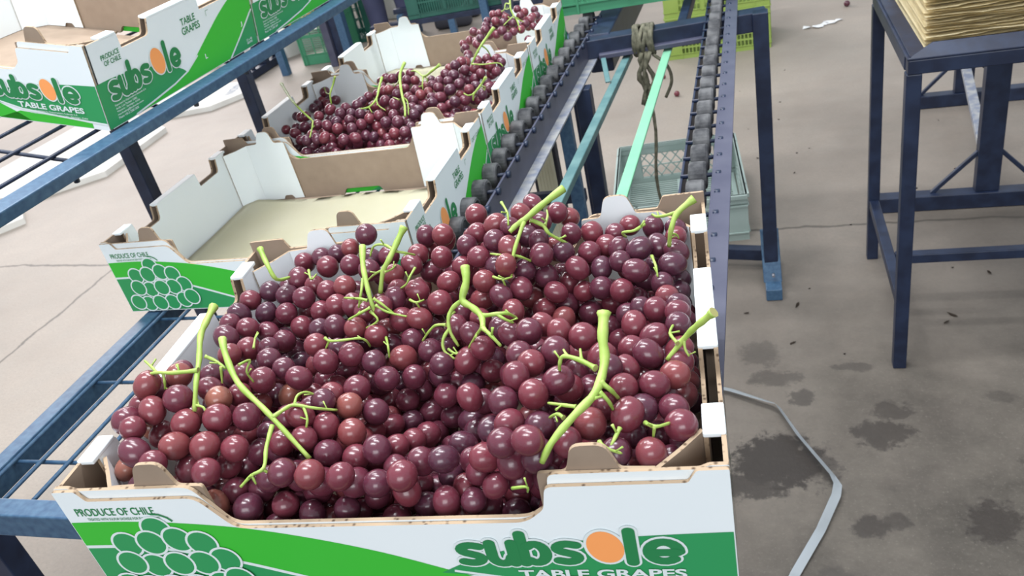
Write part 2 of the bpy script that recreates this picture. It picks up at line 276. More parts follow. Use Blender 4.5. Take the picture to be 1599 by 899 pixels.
B1_DATA = [[-3991,6908,9438,1161,3],[-4858,6954,9121,1175,9],[-4442,6715,9191,1202,9],[-4644,6971,9168,1095,9],[-4438,6970,9197,1050,9],[-4206,6882,9305,1074,3],[-4711,6533,9173,1175,9],[-4496,6206,9138,1186,9],[-4736,6284,9131,1113,9],[-4024,6247,9220,1139,3],[-4247,6272,9165,1106,9],[-4121,6646,9233,1154,3],[-3906,6724,9250,1076,3],[-3824,6456,9267,1143,3],[-3507,6326,9277,1119,3],[-3697,6699,9277,1112,3],[-4956,6340,9148,1156,9],[-4662,6065,9045,1145,9],[-4878,6046,9074,1107,9],[-4784,5839,8977,1137,9],[-4487,5987,8926,1180,9],[-4572,5748,8927,1172,9],[-4273,6083,9047,1103,9],[-4035,6018,9144,1169,2],[-3855,5612,9165,1148,2],[-4095,5709,9085,1087,2],[-3637,5583,9164,1110,2],[-3433,5547,9102,1122,2],[-3927,5328,9173,1105,2],[-3514,5191,9158,1194,2],[-3703,5316,9121,1033,2],[-3303,5159,9097,1092,2],[-3106,5322,9012,1229,2],[-3254,5768,9120,1178,2],[-3045,5707,9166,1109,2],[-3353,5940,9241,1105,2],[-3408,6146,9205,1123,2],[-3161,6050,9251,1105,2],[-2876,5859,9232,1177,4],[-3091,5550,9031,1072,2],[-3374,6702,9276,1141,3],[-3013,6459,9362,1130,3],[-3150,6920,9365,1189,3],[-3205,7084,9220,1133,3],[-2824,7125,9462,1164,5],[-2907,7108,9206,1167,3],[-2682,7104,9230,1158,5],[-2575,6301,9433,1129,5],[-2721,6451,9477,1066,5],[-2672,6656,9497,1068,5],[-2477,6670,9572,1087,5],[-2429,6427,9528,1083,5],[-2463,6017,9336,1107,5],[-2847,6092,9303,1080,5],[-3287,6707,9067,1149,3],[-2560,6101,9091,1116,5],[-2287,5887,9252,1068,4],[-2391,6214,9367,1077,5],[-2638,5561,9160,1063,4],[-2458,5434,9169,1058,4],[-2482,5254,9022,1149,4],[-2691,5196,9034,1090,4],[-2866,5389,9037,1095,4],[-2310,5246,9153,1081,4],[-4270,5078,9203,1133,0],[-4065,4967,9190,1028,0],[-4491,5784,8648,1105,9],[-3719,5091,9163,1160,2],[-3376,7001,9325,1081,3],[-3415,7068,9133,1057,3],[-3807,5927,9207,1053,2],[-3482,5870,8950,1087,2],[-3624,5795,9200,1047,2],[-4618,5967,8658,1110,9],[-4474,6420,9146,1035,9],[-2761,6311,9333,1047,5],[-3363,6485,9291,1099,3],[-3672,5662,8930,1049,2],[-3384,5692,8896,1083,2],[-2746,5958,9028,1080,4],[-3403,5741,9278,1048,2],[-2930,6153,9051,1053,3],[-2193,5425,9216,1052,4],[-2427,5631,9186,996,4],[-2249,6825,9576,1069,5],[-2214,7140,9525,1028,5],[-1952,7026,9465,1137,5],[-1874,7172,9326,1078,5],[-2172,6629,9440,1104,5],[-1784,6768,9359,1067,5],[-1618,6925,9276,1128,6],[-1465,6791,9193,1133,6],[-1290,7195,9181,1078,6],[-1054,7134,9172,1118,6],[-1123,6565,9268,1171,6],[-976,6753,9184,1129,6],[-798,6626,9182,1124,6],[-1408,6995,9208,1057,6],[-817,6403,9183,1182,6],[-1133,6296,9199,1160,6],[-1322,6643,9241,1048,6],[-1601,6615,9233,1116,6],[-1964,6286,9425,1135,5],[-1808,6473,9335,1080,5],[-1676,6350,9225,1099,5],[-1966,6305,9184,1159,5],[-2139,6241,9302,1096,5],[-2142,6040,9226,1119,5],[-1290,6439,9221,1041,6],[-1477,6469,9142,1077,6],[-1454,6238,9068,1109,6],[-1256,6152,9084,1118,6],[-1639,6299,9003,1008,6],[-1854,6127,9115,1041,5],[-1988,6096,8953,1148,5],[-1795,6002,8896,1141,4],[-2145,5713,9193,1061,4],[-1607,5185,9336,1063,4],[-1854,5179,9355,1142,4],[-2048,5277,9262,1074,4],[-1405,5112,9337,1148,7],[-1865,4878,9354,1139,4],[-1566,4857,9400,1134,8],[-1792,5376,9283,1012,4],[-793,6560,8918,1111,6],[-899,6200,9103,1080,6],[-844,5997,9099,1086,6],[-903,5698,9161,1111,7],[-718,5601,9201,1087,7],[-735,5821,9128,1066,7],[-1065,5491,9170,1121,7],[-1187,5924,8977,1089,6],[-885,5312,9175,1134,7],[-1052,5827,9096,1021,7],[-1051,5167,9169,1085,7],[-901,5019,9225,1155,7],[-688,5218,9116,1065,7],[-671,5009,9154,1131,7],[-820,5089,9028,1046,7],[-702,5401,9227,1008,7],[-1306,5987,8661,1072,6],[-1803,6429,9013,1084,5],[-1595,6249,8795,1186,6],[-1808,6251,8896,1118,5],[-1084,6524,8953,1115,6],[-1413,6156,8703,1043,6],[-1240,4933,9277,1106,7],[-1051,4872,9205,1018,7],[-2257,6303,9506,1114,5],[-838,7127,9149,1042,6],[-821,6914,9177,1037,6],[-1944,6624,9308,1033,5],[-2062,6799,9494,1054,5],[-2303,6572,9584,980,5],[-1388,6287,8860,1079,6],[-1150,6312,8881,1041,6],[-777,6350,8924,1038,6],[-1029,6786,8942,1053,6],[-1726,6420,8771,1048,6],[-2132,6255,8983,1080,5],[-2252,6088,9451,1041,5],[-2025,6483,9462,1019,5],[-944,5916,8865,1028,6],[-733,5799,8895,1021,7],[-4882,4672,9363,1123,0],[-4955,4396,9487,1118,0],[-5084,4740,9144,1171,0],[-5064,4559,9287,1210,0],[-5100,4942,9205,1005,0],[-5028,4113,9342,1203,0],[-5051,4327,9087,1091,0],[-5051,4334,9302,1124,0],[-4856,3984,9377,1038,0],[-4822,4202,9375,1134,0],[-4626,4310,9407,1199,0],[-4507,4151,9283,1186,0],[-4264,4232,9268,1190,0],[-4235,3961,9217,1185,1],[-4014,4005,9157,1145,1],[-4471,3921,9255,1185,0],[-4853,4201,9120,1047,0],[-4763,3814,9283,1187,0],[-4521,3711,9271,1053,0],[-5008,3886,9041,1009,0],[-4112,3743,9162,1103,1],[-4057,4312,9215,1160,1],[-4359,4430,9301,1107,0],[-4525,4562,9302,1081,0],[-4624,4742,9299,1037,0],[-4301,4605,9202,1047,0],[-4368,4823,9252,1026,0],[-4601,5276,9186,1177,0],[-4160,4772,9219,1163,0],[-4652,5079,9270,1071,0],[-4968,5482,9180,1210,9],[-4881,5702,9122,1149,9],[-5125,5961,9122,1182,9],[-5094,5748,9157,1063,9],[-5123,6197,9140,1115,9],[-4389,5274,9193,1007,0],[-3864,4853,9173,1086,1],[-3745,4397,9139,1068,1],[-4261,4423,8899,1139,0],[-4178,4028,8949,1125,1],[-4416,3894,9039,1125,0],[-4440,4085,8948,1067,0],[-4235,4939,8918,1097,0],[-4249,4722,8998,1059,0],[-4038,4872,8970,1064,0],[-4620,4101,9038,1010,0],[-4026,4241,8900,1071,1],[-3488,4153,9131,1031,1],[-3696,4155,9085,1059,1],[-3841,4921,8927,1061,2],[-3635,4567,9086,1040,1],[-3326,4818,9082,1155,1],[-3298,4588,9088,1163,1],[-3123,4654,8967,1134,1],[-3529,4748,9080,1063,1],[-3458,4510,9207,1041,1],[-3402,4344,9083,1169,1],[-3183,4337,9029,1166,1],[-3306,4129,9003,1141,1],[-3101,4155,8934,1111,1],[-3569,4318,9224,1098,1],[-3638,4396,8878,1043,1],[-3669,3841,9008,1101,1],[-3510,3962,8931,1104,1],[-3292,3926,8905,1187,1],[-3030,3950,8883,1185,1],[-3282,3808,9098,1146,1],[-3047,3827,9065,1092,1],[-3497,3796,9124,1090,1],[-3103,3957,8567,1051,1],[-2814,3896,8935,1089,10],[-2900,4165,9018,1141,10],[-2839,4324,8889,1057,10],[-2745,4090,8893,1048,10],[-2616,3929,8844,1137,10],[-2571,3864,9052,1161,10],[-2765,4724,8658,1141,4],[-2529,4108,8958,1129,10],[-2769,4494,8804,1034,10],[-2313,4057,9034,1093,10],[-2318,4762,9026,1095,4],[-2681,5078,8786,1120,4],[-1863,4335,9340,1119,8],[-1777,4138,9309,1082,8],[-1955,4211,9188,1032,10],[-1967,4019,9098,1151,10],[-1756,3961,9112,1111,8],[-2972,5162,8922,1124,4],[-3151,5024,9019,1152,2],[-2782,5275,8849,1058,4],[-2443,4931,8629,1145,4],[-2332,4447,8815,1088,10],[-2891,5126,8559,1095,4],[-2678,5072,8551,1093,4],[-3096,5141,8679,1128,2],[-2370,4193,8741,1048,10],[-2212,4067,8748,1039,10],[-2304,3885,8781,1093,10],[-1906,3919,8923,980,10],[-2096,3904,8783,1029,10],[-3201,4646,8767,1081,1],[-3119,4816,8680,1054,4],[-3821,4230,8933,1071,1],[-3688,4087,8874,1034,1],[-2627,4153,8688,1055,10],[-2512,3959,8662,1046,10],[-2071,4047,8918,1011,10],[-2937,4009,8680,1025,10],[-3026,4968,8579,1059,4],[-3847,4444,8963,1078,1],[-4048,4453,8907,1077,1],[-3107,3831,8724,1020,1],[-2185,4239,8852,1044,10],[-1636,4362,9382,1155,8],[-1485,4524,9376,1128,8],[-1461,4668,9185,1122,8],[-1793,4520,9418,1076,8],[-1570,4160,9253,1141,8],[-1217,4205,9251,1163,8],[-1352,4015,9255,1084,8],[-963,4262,9283,1174,8],[-888,4441,9179,1099,8],[-1032,4580,9258,1085,8],[-675,4455,9170,1096,7],[-611,4248,9199,1159,8],[-789,4004,9167,1124,8],[-1027,3986,9186,1075,8],[-689,4794,9199,1139,7],[-987,5111,8900,1136,7],[-669,4981,8855,1164,7],[-1564,3866,9403,1116,8],[-1552,3944,9196,1166,8],[-1147,4739,9319,1038,8],[-1208,4614,9056,1116,8],[-988,4409,8970,1104,8],[-675,4200,8944,1022,8],[-806,4489,8886,1104,7],[-1059,4215,8985,1024,8],[-1773,3927,9321,1084,8],[-794,4847,8973,1086,7],[-1330,4800,9071,1124,8],[-1728,4716,9389,1078,8],[-1467,4963,9101,1092,8],[-812,4625,9248,1071,7],[-622,4388,8892,1061,7],[-1501,4156,8950,1058,8],[-1517,3952,8968,1054,8],[-1325,3962,9048,1018,8],[-1175,4034,8934,1054,8],[-4850,4925,8800,1058,0],[-5027,6888,8506,1090,9],[-3327,6942,8512,1194,3],[-3393,5392,8376,1060,2],[-4879,5873,8303,1089,9],[-1282,6775,8936,1170,6],[-5112,5290,8708,1085,0],[-3767,6368,8810,1075,3],[-2039,5356,8530,1090,4],[-3958,3812,8340,1065,1],[-1377,5149,8497,1118,7],[-1022,5781,8698,1176,7],[-2204,6099,8758,1088,4],[-2206,4247,8468,1158,10],[-3539,6361,8890,1116,3],[-1586,5173,8670,1154,4],[-1112,7172,8480,1188,6],[-3369,5587,8521,1213,2],[-3700,5076,8888,1121,2],[-2455,6884,8811,1106,5],[-700,4624,8424,1077,7],[-3232,4058,8240,1191,1],[-4510,5414,8711,1134,2],[-3880,5206,8866,1050,2],[-4220,4841,8421,1201,0],[-2997,5300,8354,1196,4],[-1881,5538,8530,1169,4],[-1192,5104,8781,1121,7],[-2203,6424,8665,1114,5],[-1976,5017,8578,1089,4],[-1297,5596,8438,1141,7],[-3728,5370,8859,1057,2],[-2786,5389,8307,1053,4],[-2671,5441,8490,1174,4],[-2830,5661,8618,1155,4],[-4041,5532,8482,1082,2],[-834,6407,8362,1100,6],[-4124,6516,8867,1167,9],[-3913,3979,8765,1165,1],[-3080,6795,8989,1175,3],[-3937,4387,8725,1066,1],[-4779,4389,8843,1152,0],[-911,6863,8768,1154,6],[-974,4326,8452,1117,8],[-1643,4983,8767,1136,4],[-4723,6144,8342,1132,9],[-3526,6840,8791,1200,3],[-3248,5020,8582,1060,2],[-4498,4921,8449,1069,0],[-1083,6187,8690,1132,6],[-4122,6617,8421,1062,9],[-2738,4452,8332,1176,10],[-1909,4535,8888,1122,10],[-3467,5993,8511,1107,2],[-1527,4789,8953,1201,8],[-2797,4657,8225,1189,10],[-4344,4318,8514,1091,0],[-4063,4606,8600,1085,1],[-806,5189,8570,1147,7],[-3939,6124,8367,1151,2],[-4826,6290,8488,1133,9],[-2186,4743,8724,1138,4],[-4838,5583,8739,1093,9],[-844,6891,8444,1107,6],[-2580,5751,8907,1168,4],[-4306,6908,8760,1093,9],[-4754,4705,8741,1057,0],[-3787,4601,8806,1185,1],[-3591,5478,8641,1174,2],[-1956,6801,8908,1091,5],[-4267,5098,8620,1182,0],[-2679,5530,8735,1161,4],[-2673,6901,9177,1071,5],[-3522,4845,8608,1079,1],[-4229,6085,8325,1089,9],[-1466,6641,8741,1184,6],[-3387,5280,8753,1056,2],[-2098,4532,8425,1146,10],[-4142,5220,8823,1098,2],[-1849,5141,8878,1090,4],[-1742,5868,8279,1138,4],[-4682,5534,8251,1174,9],[-4354,6807,8557,1191,9],[-2659,3999,8343,1157,10],[-4723,5248,8414,1061,0],[-4814,4029,8656,1202,0],[-4517,6432,8773,1142,9],[-1670,4323,8819,1197,8],[-4453,5022,8738,1091,0],[-5122,6648,8614,1126,9],[-3028,4145,8500,1132,1],[-3439,4135,8290,1076,1],[-4988,3720,8707,1127,0],[-3551,4170,8619,1164,1],[-3049,6450,8758,1186,3],[-1986,4153,8385,1145,10],[-1804,6000,8496,1191,4],[-2824,6836,8753,1067,3],[-2348,4354,8313,1133,10],[-3175,6152,8737,1145,2],[-1771,5230,9054,1145,4],[-859,4130,8642,1161,8],[-4767,4787,8950,1136,0],[-901,4696,8364,1109,7],[-1335,4445,8557,1070,8],[-1781,4083,8824,1072,10],[-2343,4903,8404,1087,4],[-2056,7100,9001,1069,5],[-1237,6330,8532,1186,6],[-4307,4867,8632,1195,0],[-3863,4622,8463,1148,1],[-2867,5683,8838,1069,4],[-873,6264,8541,1145,6],[-4000,4265,8582,1052,1],[-3807,5321,8622,1057,2],[-4528,3746,8510,1115,0],[-2822,5038,8253,1174,4],[-1552,7044,8529,1189,6],[-978,5235,8724,1055,7],[-3377,6266,8735,1170,3],[-5071,5992,8430,1052,9],[-921,6519,8566,1183,6],[-1114,7055,8713,1160,6],[-4807,6636,8856,1099,9],[-2532,4594,8310,1110,10],[-2197,5566,8466,1156,4],[-1832,3984,8564,1205,10],[-4668,6856,8805,1203,9],[-824,5516,8814,1128,7],[-2805,6381,8572,1092,3],[-5087,6827,8876,1214,9],[-1299,6862,8712,1084,6],[-2476,5270,8384,1083,4],[-3157,6759,8741,1208,3],[-3323,4396,8433,1097,1],[-1625,6946,8945,1060,6],[-3638,4477,8494,1175,1],[-4016,5898,8722,1201,2],[-3972,6280,8880,1141,3],[-4374,4066,8635,1206,1],[-2369,5377,8610,1191,4],[-2318,4664,8211,1207,10],[-1983,4313,8635,1050,10],[-2702,5942,8751,1174,4],[-4395,6613,8448,1205,9],[-1552,5471,8886,1216,4],[-2649,5778,8499,1183,4],[-3920,4932,8336,1192,2],[-2735,7021,8786,1053,3],[-4378,5525,8381,1218,2],[-1221,4168,8691,1212,8],[-3881,4003,8500,1149,1],[-2230,7038,9120,1091,5],[-3858,6386,8611,1178,3],[-1401,6099,8319,1207,6],[-4345,5971,8465,1209,9],[-2302,5904,8487,1101,4],[-4109,4090,8362,1179,1],[-4784,4497,9059,1079,0],[-1564,6469,8646,1061,6],[-2436,6317,9034,1202,5],[-1178,4125,8427,1181,8],[-1125,4877,8893,1160,7],[-2522,5029,8392,1204,4],[-2931,3893,8447,1128,10],[-4788,3739,8983,1155,0],[-4935,5319,8830,1206,0],[-4554,6221,8703,1204,9],[-2830,6812,8954,1108,3],[-1336,5282,8802,1065,7],[-2236,6466,8868,1097,5],[-1961,4640,8605,1210,10],[-3714,5723,8657,1107,2],[-1160,4998,8540,1178,7],[-4709,6365,8664,1113,9],[-1492,4848,8610,1207,8],[-1061,5398,8560,1131,7],[-3147,4413,8660,1180,1],[-5128,5718,8753,1213,9],[-2351,5484,8849,1097,4],[-3998,6752,8679,1137,3],[-3082,5636,8412,1160,2],[-4443,6646,8824,1146,9],[-742,5592,8426,1134,7],[-866,4790,8731,1084,7],[-825,5277,8345,1177,7],[-2569,6522,9068,1211,5],[-3136,5941,8511,1114,2],[-3995,5665,8782,1056,2],[-3980,6971,8880,1164,3],[-1114,6837,8557,1129,6],[-2889,4809,8338,1051,4],[-4756,3845,8450,1052,0],[-3572,5301,8473,1204,2],[-4288,5334,8716,1130,2],[-4325,5766,8281,1184,2],[-2865,5421,8717,1059,4],[-1178,4699,8681,1087,8],[-4865,6505,8520,1112,9],[-3401,6579,8680,1106,3],[-4609,6872,8584,1167,9],[-3387,4347,8700,1098,1],[-1822,4811,8596,1071,4],[-3490,4825,8847,1080,1],[-3324,7008,8845,1218,3],[-3395,4714,8433,1062,1],[-3869,4983,8611,1137,2],[-3969,5717,8517,1053,2],[-990,4585,8607,1086,7],[-1337,5085,8936,1110,7],[-2236,6804,9133,1130,5],[-2922,4419,8579,1169,10],[-3619,3944,8609,1081,1],[-3732,6114,8719,1158,2],[-899,6360,8731,1079,6],[-2752,6346,8846,1085,5],[-3545,6268,8497,1219,3],[-2299,6719,8941,1208,5],[-4699,3736,8646,1099,0],[-2092,5430,8781,1149,4],[-3996,3809,8572,1061,1],[-2929,6062,8689,1212,2],[-1524,3957,8696,1140,8],[-745,4414,8490,1163,7],[-1774,6768,8619,1107,6],[-4236,6031,8698,1061,9],[-1980,6569,8906,1153,5],[-4334,6415,8885,1096,9],[-2433,4144,8420,1158,10],[-1628,6563,8458,1063,6],[-1585,4604,8869,1073,8],[-1366,4386,8784,1127,8],[-1878,7010,8554,1165,6],[-2676,6602,8686,1082,5],[-5172,6415,8736,1095,9],[-3107,4548,8433,1211,1],[-4272,5233,8436,1177,2],[-2957,4116,8222,1145,10],[-2129,4880,8517,1199,4],[-3603,5836,8387,1143,2],[-3862,6970,8408,1150,3],[-4078,4396,8422,1086,1],[-2522,6615,9262,1104,5],[-2824,4173,8426,1057,10],[-1852,6267,8570,1069,5],[-2904,5857,8393,1065,4],[-724,5041,8424,1084,7],[-4564,4509,8596,1209,0],[-2914,7009,8649,1176,3],[-798,5813,8626,1110,7],[-4898,4804,8601,1085,0],[-3221,5819,8671,1133,2],[-4609,5189,8879,1209,0],[-2282,4029,8331,1054,10],[-3483,5791,8589,1104,2],[-4887,6177,8672,1135,9],[-4549,4727,8787,1148,0],[-2168,5727,8870,1058,4],[-1076,4802,8430,1110,7],[-822,4378,8705,1149,8],[-3187,5896,8886,1175,2],[-919,5993,8526,1207,6],[-1522,5615,8337,1219,4],[-2892,6572,8891,1056,3],[-1706,6717,9045,1181,6],[-3518,5131,8608,1147,2],[-992,5654,8421,1122,7],[-1715,5050,8557,1058,4],[-4832,5440,8435,1052,9],[-2675,4215,8292,1137,10],[-4204,4434,8618,1140,1],[-1129,5808,8306,1105,7],[-4757,5276,8657,1104,0],[-2915,6087,8465,1179,2],[-4972,3917,8486,1085,0],[-2449,4473,8568,1085,10],[-5007,5117,8632,1075,0],[-2996,4447,8262,1126,10],[-1310,3984,8571,1060,8],[-3046,5011,8223,1200,4],[-4192,5589,8743,1148,2],[-4515,4561,9003,1193,0],[-3357,6723,8534,1076,3],[-5157,5945,8870,1131,9],[-1187,6080,8506,1072,6],[-1890,6576,8714,1065,5],[-3793,6721,8939,1087,3],[-4122,6088,8508,1181,2],[-4993,6176,8307,1177,9],[-3300,4179,8557,1056,1],[-2202,6911,8729,1088,5],[-4805,6830,8405,1180,9],[-3170,4673,8219,1183,1],[-1129,6032,8236,1201,6],[-1455,4109,8494,1135,8],[-3988,5379,8723,1193,2],[-1888,5778,8654,1165,4],[-1431,7076,8890,1055,6],[-1054,6280,8387,1075,6],[-4105,5794,8221,1212,2],[-1392,5684,8704,1202,7],[-1588,6242,8405,1076,6],[-2039,4002,8613,1057,10],[-2417,6135,8674,1137,4],[-3645,4874,8442,1109,1],[-4997,6286,8816,1051,9],[-4936,4559,8542,1118,0],[-2107,4503,8734,1179,10],[-2453,6342,8734,1113,5],[-3236,4840,8386,1133,1],[-1547,4401,8563,1068,8],[-4469,6311,8449,1194,9],[-5023,5355,8465,1169,9],[-4049,5278,8368,1143,2],[-2843,6612,9087,1118,3],[-635,4194,8599,1157,8],[-4623,6688,8410,1205,9],[-1553,5361,8449,1194,4],[-666,4029,8734,1059,8],[-3212,6221,8973,1127,3],[-1788,4949,8960,1172,4],[-2385,5695,8709,1096,4],[-1203,6603,8728,1084,6],[-3844,5186,8402,1144,2],[-3719,5517,8405,1215,2],[-3340,3874,8325,1211,1],[-5025,4553,8755,1157,0],[-5138,6359,8383,1075,9],[-2064,5155,8922,1194,4],[-2697,6138,8526,1168,4],[-3596,3796,8785,1065,1],[-3676,3760,8333,1116,1],[-2268,3979,8553,1208,10],[-1994,3958,8250,1119,10],[-1729,4050,8266,1189,10],[-3304,3867,8564,1095,1],[-2751,3870,8581,1218,10],[-2475,3857,8458,1214,10],[-3539,3937,8263,1071,1],[-1662,4151,8521,1099,10],[-2794,3828,8235,1186,10],[-3423,3982,8743,1087,1],[-3777,3911,8231,1060,1],[-3439,4041,8493,1061,1],[-3906,3750,8781,1202,1],[-2089,3885,8431,1198,10],[-3124,3796,8252,1162,1],[-3743,3759,8565,1139,1],[-3524,3781,8483,1176,1],[-3188,4061,8750,1155,1],[-1603,3923,8454,1112,10],[-2454,3875,8233,1131,10],[-4784,3679,8305,1080,0],[-4848,3853,8295,1080,0],[-4381,3719,8755,1080,1],[-4421,3893,8736,1080,0],[-4612,3714,8333,1080,0],[-4536,3928,8445,1080,0],[-4178,3738,8826,1080,1],[-4148,4166,8801,1080,1],[-4371,3718,8432,1080,1],[-4208,3720,8637,1080,1],[-4258,3895,8586,1080,1],[-4414,3755,8206,1080,1],[-4321,3891,8355,1080,1],[-4206,3727,8350,1080,1],[-4165,3879,8257,1080,1],[-3729,3914,8465,1080,1],[-3611,5759,8798,1080,2],[-3383,3779,8702,1080,1],[-3359,4755,8717,1080,1],[-3502,3764,8303,1080,1],[-3221,4479,8825,1080,1],[-3328,5260,8588,1080,2],[-3044,5355,8618,1080,2],[-2999,5524,8688,1080,2],[-2977,5830,8838,1080,2],[-3103,5420,8449,1080,2],[-2866,5239,8243,1080,4],[-2470,5211,8796,1080,4],[-2425,5853,8817,1080,4],[-2263,4887,8876,1080,4],[-2289,5279,8881,1080,4],[-2175,3876,8269,1080,10],[-1969,5612,8841,1080,4],[-1878,4178,8562,1080,10],[-1944,5942,8773,1080,4],[-1795,4323,8425,1080,10],[-1849,5172,8546,1080,4],[-1776,4259,8253,1080,10],[-1792,6458,8561,1080,6],[-1491,3951,8271,1080,10],[-1529,4139,8222,1080,10],[-1371,3948,8845,1080,8],[-1325,3976,8349,1080,8],[-1314,4210,8534,1080,8],[-1324,4555,8733,1080,8],[-1503,6399,8386,1080,6],[-1206,4089,8229,1080,8],[-1027,3975,8761,1080,8],[-1035,4170,8709,1080,8],[-1051,3992,8321,1080,8],[-1034,3949,8543,1080,8],[-1021,4358,8657,1080,8],[-950,4133,8459,1080,8],[-883,3978,8274,1080,8],[-930,4184,8234,1080,8],[-832,4324,8283,1080,8],[-724,4011,8362,1080,8],[-625,4007,8543,1080,8],[-3730,4355,8708,1080,1],[-3339,5505,8251,1080,2],[-2962,3909,8252,1080,10],[-2649,5306,8737,1080,4],[-2810,4979,8455,1080,4],[-2156,4395,8291,1080,10],[-2161,4143,8217,1080,10],[-1758,5299,8854,1080,4],[-1872,3972,8382,1080,10],[-1500,4581,8706,1080,8],[-1837,6358,8391,1080,6],[-1620,6128,8617,1080,6],[-1548,4415,8389,1080,8],[-787,4080,8855,1080,8],[-660,5185,8818,1080,7],[-724,5362,8806,1080,7],[-737,6194,8703,1080,6],[-649,4056,8208,1080,8],[-698,4637,8231,1080,7],[-647,4798,8435,1080,7],[-770,5448,8218,1080,7],[-668,5347,8460,1080,7],[-717,5779,8394,1080,7],[-738,5971,8412,1080,6],[-786,6664,8466,1080,6],[-4820,4012,8387,1080,0],[-4597,3918,8704,1080,0],[-4639,4096,8663,1080,0],[-4450,4438,8854,1080,0],[-4665,6227,8545,1080,9],[-4504,6073,8512,1080,9],[-4095,3895,8809,1080,1],[-4085,4387,8226,1080,1],[-3895,5837,8876,1080,2],[-3797,5563,8571,1080,2],[-3278,5696,8376,1080,2],[-2928,5418,8491,1080,4],[-2555,4239,8535,1080,10],[-2601,4763,8466,1080,4],[-2677,5537,8224,1080,4],[-2491,5566,8638,1080,4],[-2352,4766,8659,1080,4],[-2194,4981,8710,1080,4],[-2101,5737,8693,1080,4],[-1633,4125,8731,1080,8],[-1251,4658,8523,1080,8],[-1327,6486,8559,1080,6],[-2620,3828,8304,1080,10],[-2427,4114,8240,1080,10],[-740,4187,8357,1080,8],[-3246,4259,8222,1080,1]]
